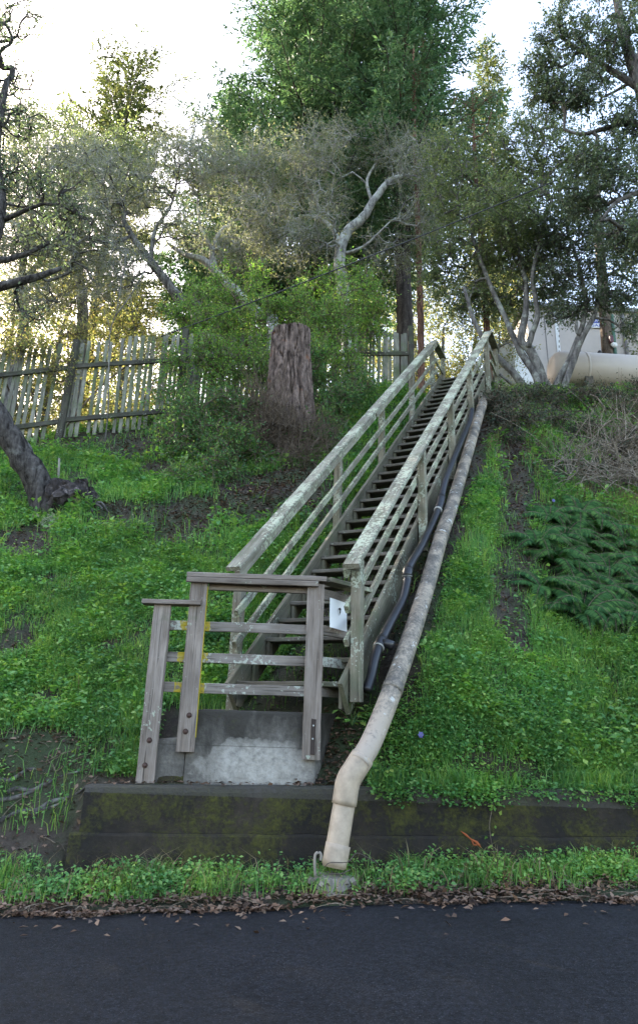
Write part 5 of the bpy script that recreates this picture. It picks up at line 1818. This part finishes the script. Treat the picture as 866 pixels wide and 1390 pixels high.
for k, py in enumerate((449, 456, 463, 470, 477)):
    c = at(758.5, py, BY)
    board('strip_mark', (c[0], ybf(x) - .028, c[2] - .04), (c[0] + .008, ybf(x) - .028, c[2] + .04), .03, .004, (0, -1, 0), M['panel_seam'], bld, wob=0)
# sign
sg0 = at(803, 431, BY); sg1 = at(826, 444, BY)
yy = ybf(sg0[0]) - .03
zc = (sg0[2] + sg1[2]) / 2; hh = (sg0[2] - sg1[2])
sgn = board('sign_board', (sg0[0] - .05, yy, zc), (sg1[0] + .12, yy, zc), hh, .02, (0, -1, 0), M['white_paint'], bld, wob=0)
board('sign_band', (sg0[0] - .047, yy - .014, zc + hh * .24), (sg1[0] + .117, yy - .014, zc + hh * .24), hh * .47, .006, (0, -1, 0), M['blue_sign'], bld, wob=0)


def text(s, x0, z, size, mat, parent, y, width):
    cu = bpy.data.curves.new('lettering', 'FONT'); cu.body = s; cu.size = size; cu.extrude = .002; cu.align_x = 'CENTER'; cu.align_y = 'CENTER'
    to = bpy.data.objects.new('lettering', cu); COL.objects.link(to)
    dg = bpy.context.evaluated_depsgraph_get()
    me = bpy.data.meshes.new_from_object(to.evaluated_get(dg))
    bpy.data.objects.remove(to)
    me.transform(Matrix.Rotation(R(90), 4, 'X'))
    me.materials.clear(); me.materials.append(mat)
    xs_ = [v.co.x for v in me.vertices]; k = width / (max(xs_) - min(xs_))
    me.transform(Matrix.Diagonal((k, 1, 1, 1)))
    o = bpy.data.objects.new('lettering', me); link(o, parent)
    o.location = Vector((x0, y, z)) - Vector(wloc(parent))


wS = sg1[0] + .17 - sg0[0]
text('HAMER &', (sg0[0] + sg1[0]) / 2 + .035, zc + hh * .25, hh * .42, M['white_paint'], bld, yy - .02, wS * .86)
text('SAFEST', (sg0[0] + sg1[0]) / 2 + .035, zc - hh * .25, hh * .46, M['blue_sign'], bld, yy - .014, wS * .86)
x = at(850, 460, BY)[0]
tubes('downspout', [(np.array([[x, ybf(x) - .07, gz], [x, ybf(x) - .07, zt_ - .05]]), .055)], M['panel_seam'], bld, 10)
# small white shed catching the sun left of the tank
h0_ = at(700, 515, 17.0); h1_ = at(700, 466, 17.0); xl_ = at(684, 490, 17)[0]; xr_ = at(716, 490, 17)[0]
shed = thing('white_shed', ((xl_ + xr_) / 2, 17.0, tz(xl_, 17) - .1), 'small white sunlit hut behind the many-stemmed oak', 'hut')
zl = tz(xl_, 17) - .2
bm = prism([(xl_ + .25, 16.85), (xr_ + .25, 17.25), (xr_ - .35, 18.2), (xl_ - .35, 17.8)], zl, h1_[2])
bm_obj('wall', bm, M['white_paint'], shed)
bm = prism([(xl_ + .26, 16.78), (xr_ + .33, 17.24), (xr_ - .33, 18.28), (xl_ - .43, 17.8)], h1_[2] + .003, h1_[2] + .06)
bm_obj('roof', bm, M['roof'], shed)

PY = 16.5
pb = at(824, 480, PY); px_top = at(806, 228, PY)
pz = tz(pb[0], PY)
lean = (px_top - pb)
pole = thing('utility_pole', (pb[0], PY, pz), 'brown wooden utility pole with a green conduit beside the beige building', 'pole')
b0 = pb + (pb - px_top) / np.linalg.norm(pb - px_top) * (pb[2] - pz + .3); ptop = pb + lean * 1.08
tubes('shaft', [(np.array([b0, b0 * .5 + ptop * .5, ptop]), [.16, .145, .125])], bark_mat('pole_wood', (.07, .05, .04), (.19, .15, .12), None, 0, 14, .004), pole, 14)
tubes('conduit', [(np.array([b0 + [.19, -.05, 0], b0 * .6 + ptop * .4 + [.17, -.05, 0]]), .055)], M['green_pipe'], pole, 10)
c = at(829, 461, PY - .2)
bm = bmesh.new(); bmesh.ops.create_cube(bm, size=1); bmesh.ops.scale(bm, vec=(.10, .09, .2), verts=bm.verts); bmesh.ops.translate(bm, verts=bm.verts, vec=Vector(c))
bm_obj('meter_box', bm, M['red_plastic'], pole, bevel=.012)
c2 = at(833, 468, PY - .2)
bm = bmesh.new(); bmesh.ops.create_uvsphere(bm, u_segments=14, v_segments=8, radius=.09); bmesh.ops.scale(bm, vec=(1, .6, 1), verts=bm.verts); bmesh.ops.translate(bm, verts=bm.verts, vec=Vector(c2))
bm_obj('meter_dial', bm, M['white_plastic'], pole, smooth=True)
board('cross_arm', ptop + np.array([-.8, -.12, -.25]), ptop + np.array([.8, -.12, -.25]), .1, .09, (0, -1, 0), M['fence_dark'], pole)

w0 = at(205, 462, 12.2); w1 = at(975, 150, 10.9)
s = np.linspace(0, 1, 40)[:, None]
wp = w0 + (w1 - w0) * s; wp[:, 2] -= .12 * (1 - (2 * s[:, 0] - 1) ** 2)
tag(tubes('overhead_cable', [(wp, .013)], M['wire'], None, 6), 'thin black cable rising from the vine covered fence across the oaks to the upper right', 'cable')

# ------------------------------------------------------------------ light
world = bpy.data.worlds.new('World'); scene.world = world
world.use_nodes = True
nt = world.node_tree
bg = nt.nodes['Background']
sky = nt.nodes.new('ShaderNodeTexSky')
SUN_EL, SUN_AZ = R(30), R(-46)           # azimuth from +Y, negative = left
sky.sky_type = 'NISHITA'; sky.sun_disc = False
sky.sun_elevation = SUN_EL; sky.sun_rotation = SUN_AZ
sky.air_density = 1.0; sky.dust_density = 2.0; sky.ozone_density = 1.0
wb = nt.nodes.new('ShaderNodeMix'); wb.data_type = 'RGBA'; wb.blend_type = 'MULTIPLY'; wb.inputs[0].default_value = 1.0
wb.inputs[7].default_value = (1.10, 1.0, .91, 1)
nt.links.new(sky.outputs[0], wb.inputs[6]); nt.links.new(wb.outputs[2], bg.inputs[0]); bg.inputs[1].default_value = .15
sd = bpy.data.lights.new('sun', 'SUN'); sd.energy = 5.0; sd.angle = R(.53); sd.color = (1, .90, .74)
so_ = bpy.data.objects.new('sun', sd); COL.objects.link(so_)
dv = Vector((math.sin(SUN_AZ) * math.cos(SUN_EL), math.cos(SUN_AZ) * math.cos(SUN_EL), math.sin(SUN_EL)))
so_.matrix_world = dv.to_track_quat('Z', 'Y').to_matrix().to_4x4()
scene.view_settings.view_transform = 'Standard'
scene.view_settings.look = 'None'
scene.view_settings.gamma = 1.0
scene.view_settings.exposure = 2.85
scene.render.engine = 'CYCLES'
scene.cycles.max_bounces = 8; scene.cycles.diffuse_bounces = 5; scene.cycles.transmission_bounces = 6; scene.cycles.glossy_bounces = 2
scene.cycles.caustics_reflective = False; scene.cycles.caustics_refractive = False
scene.cycles.use_denoising = True
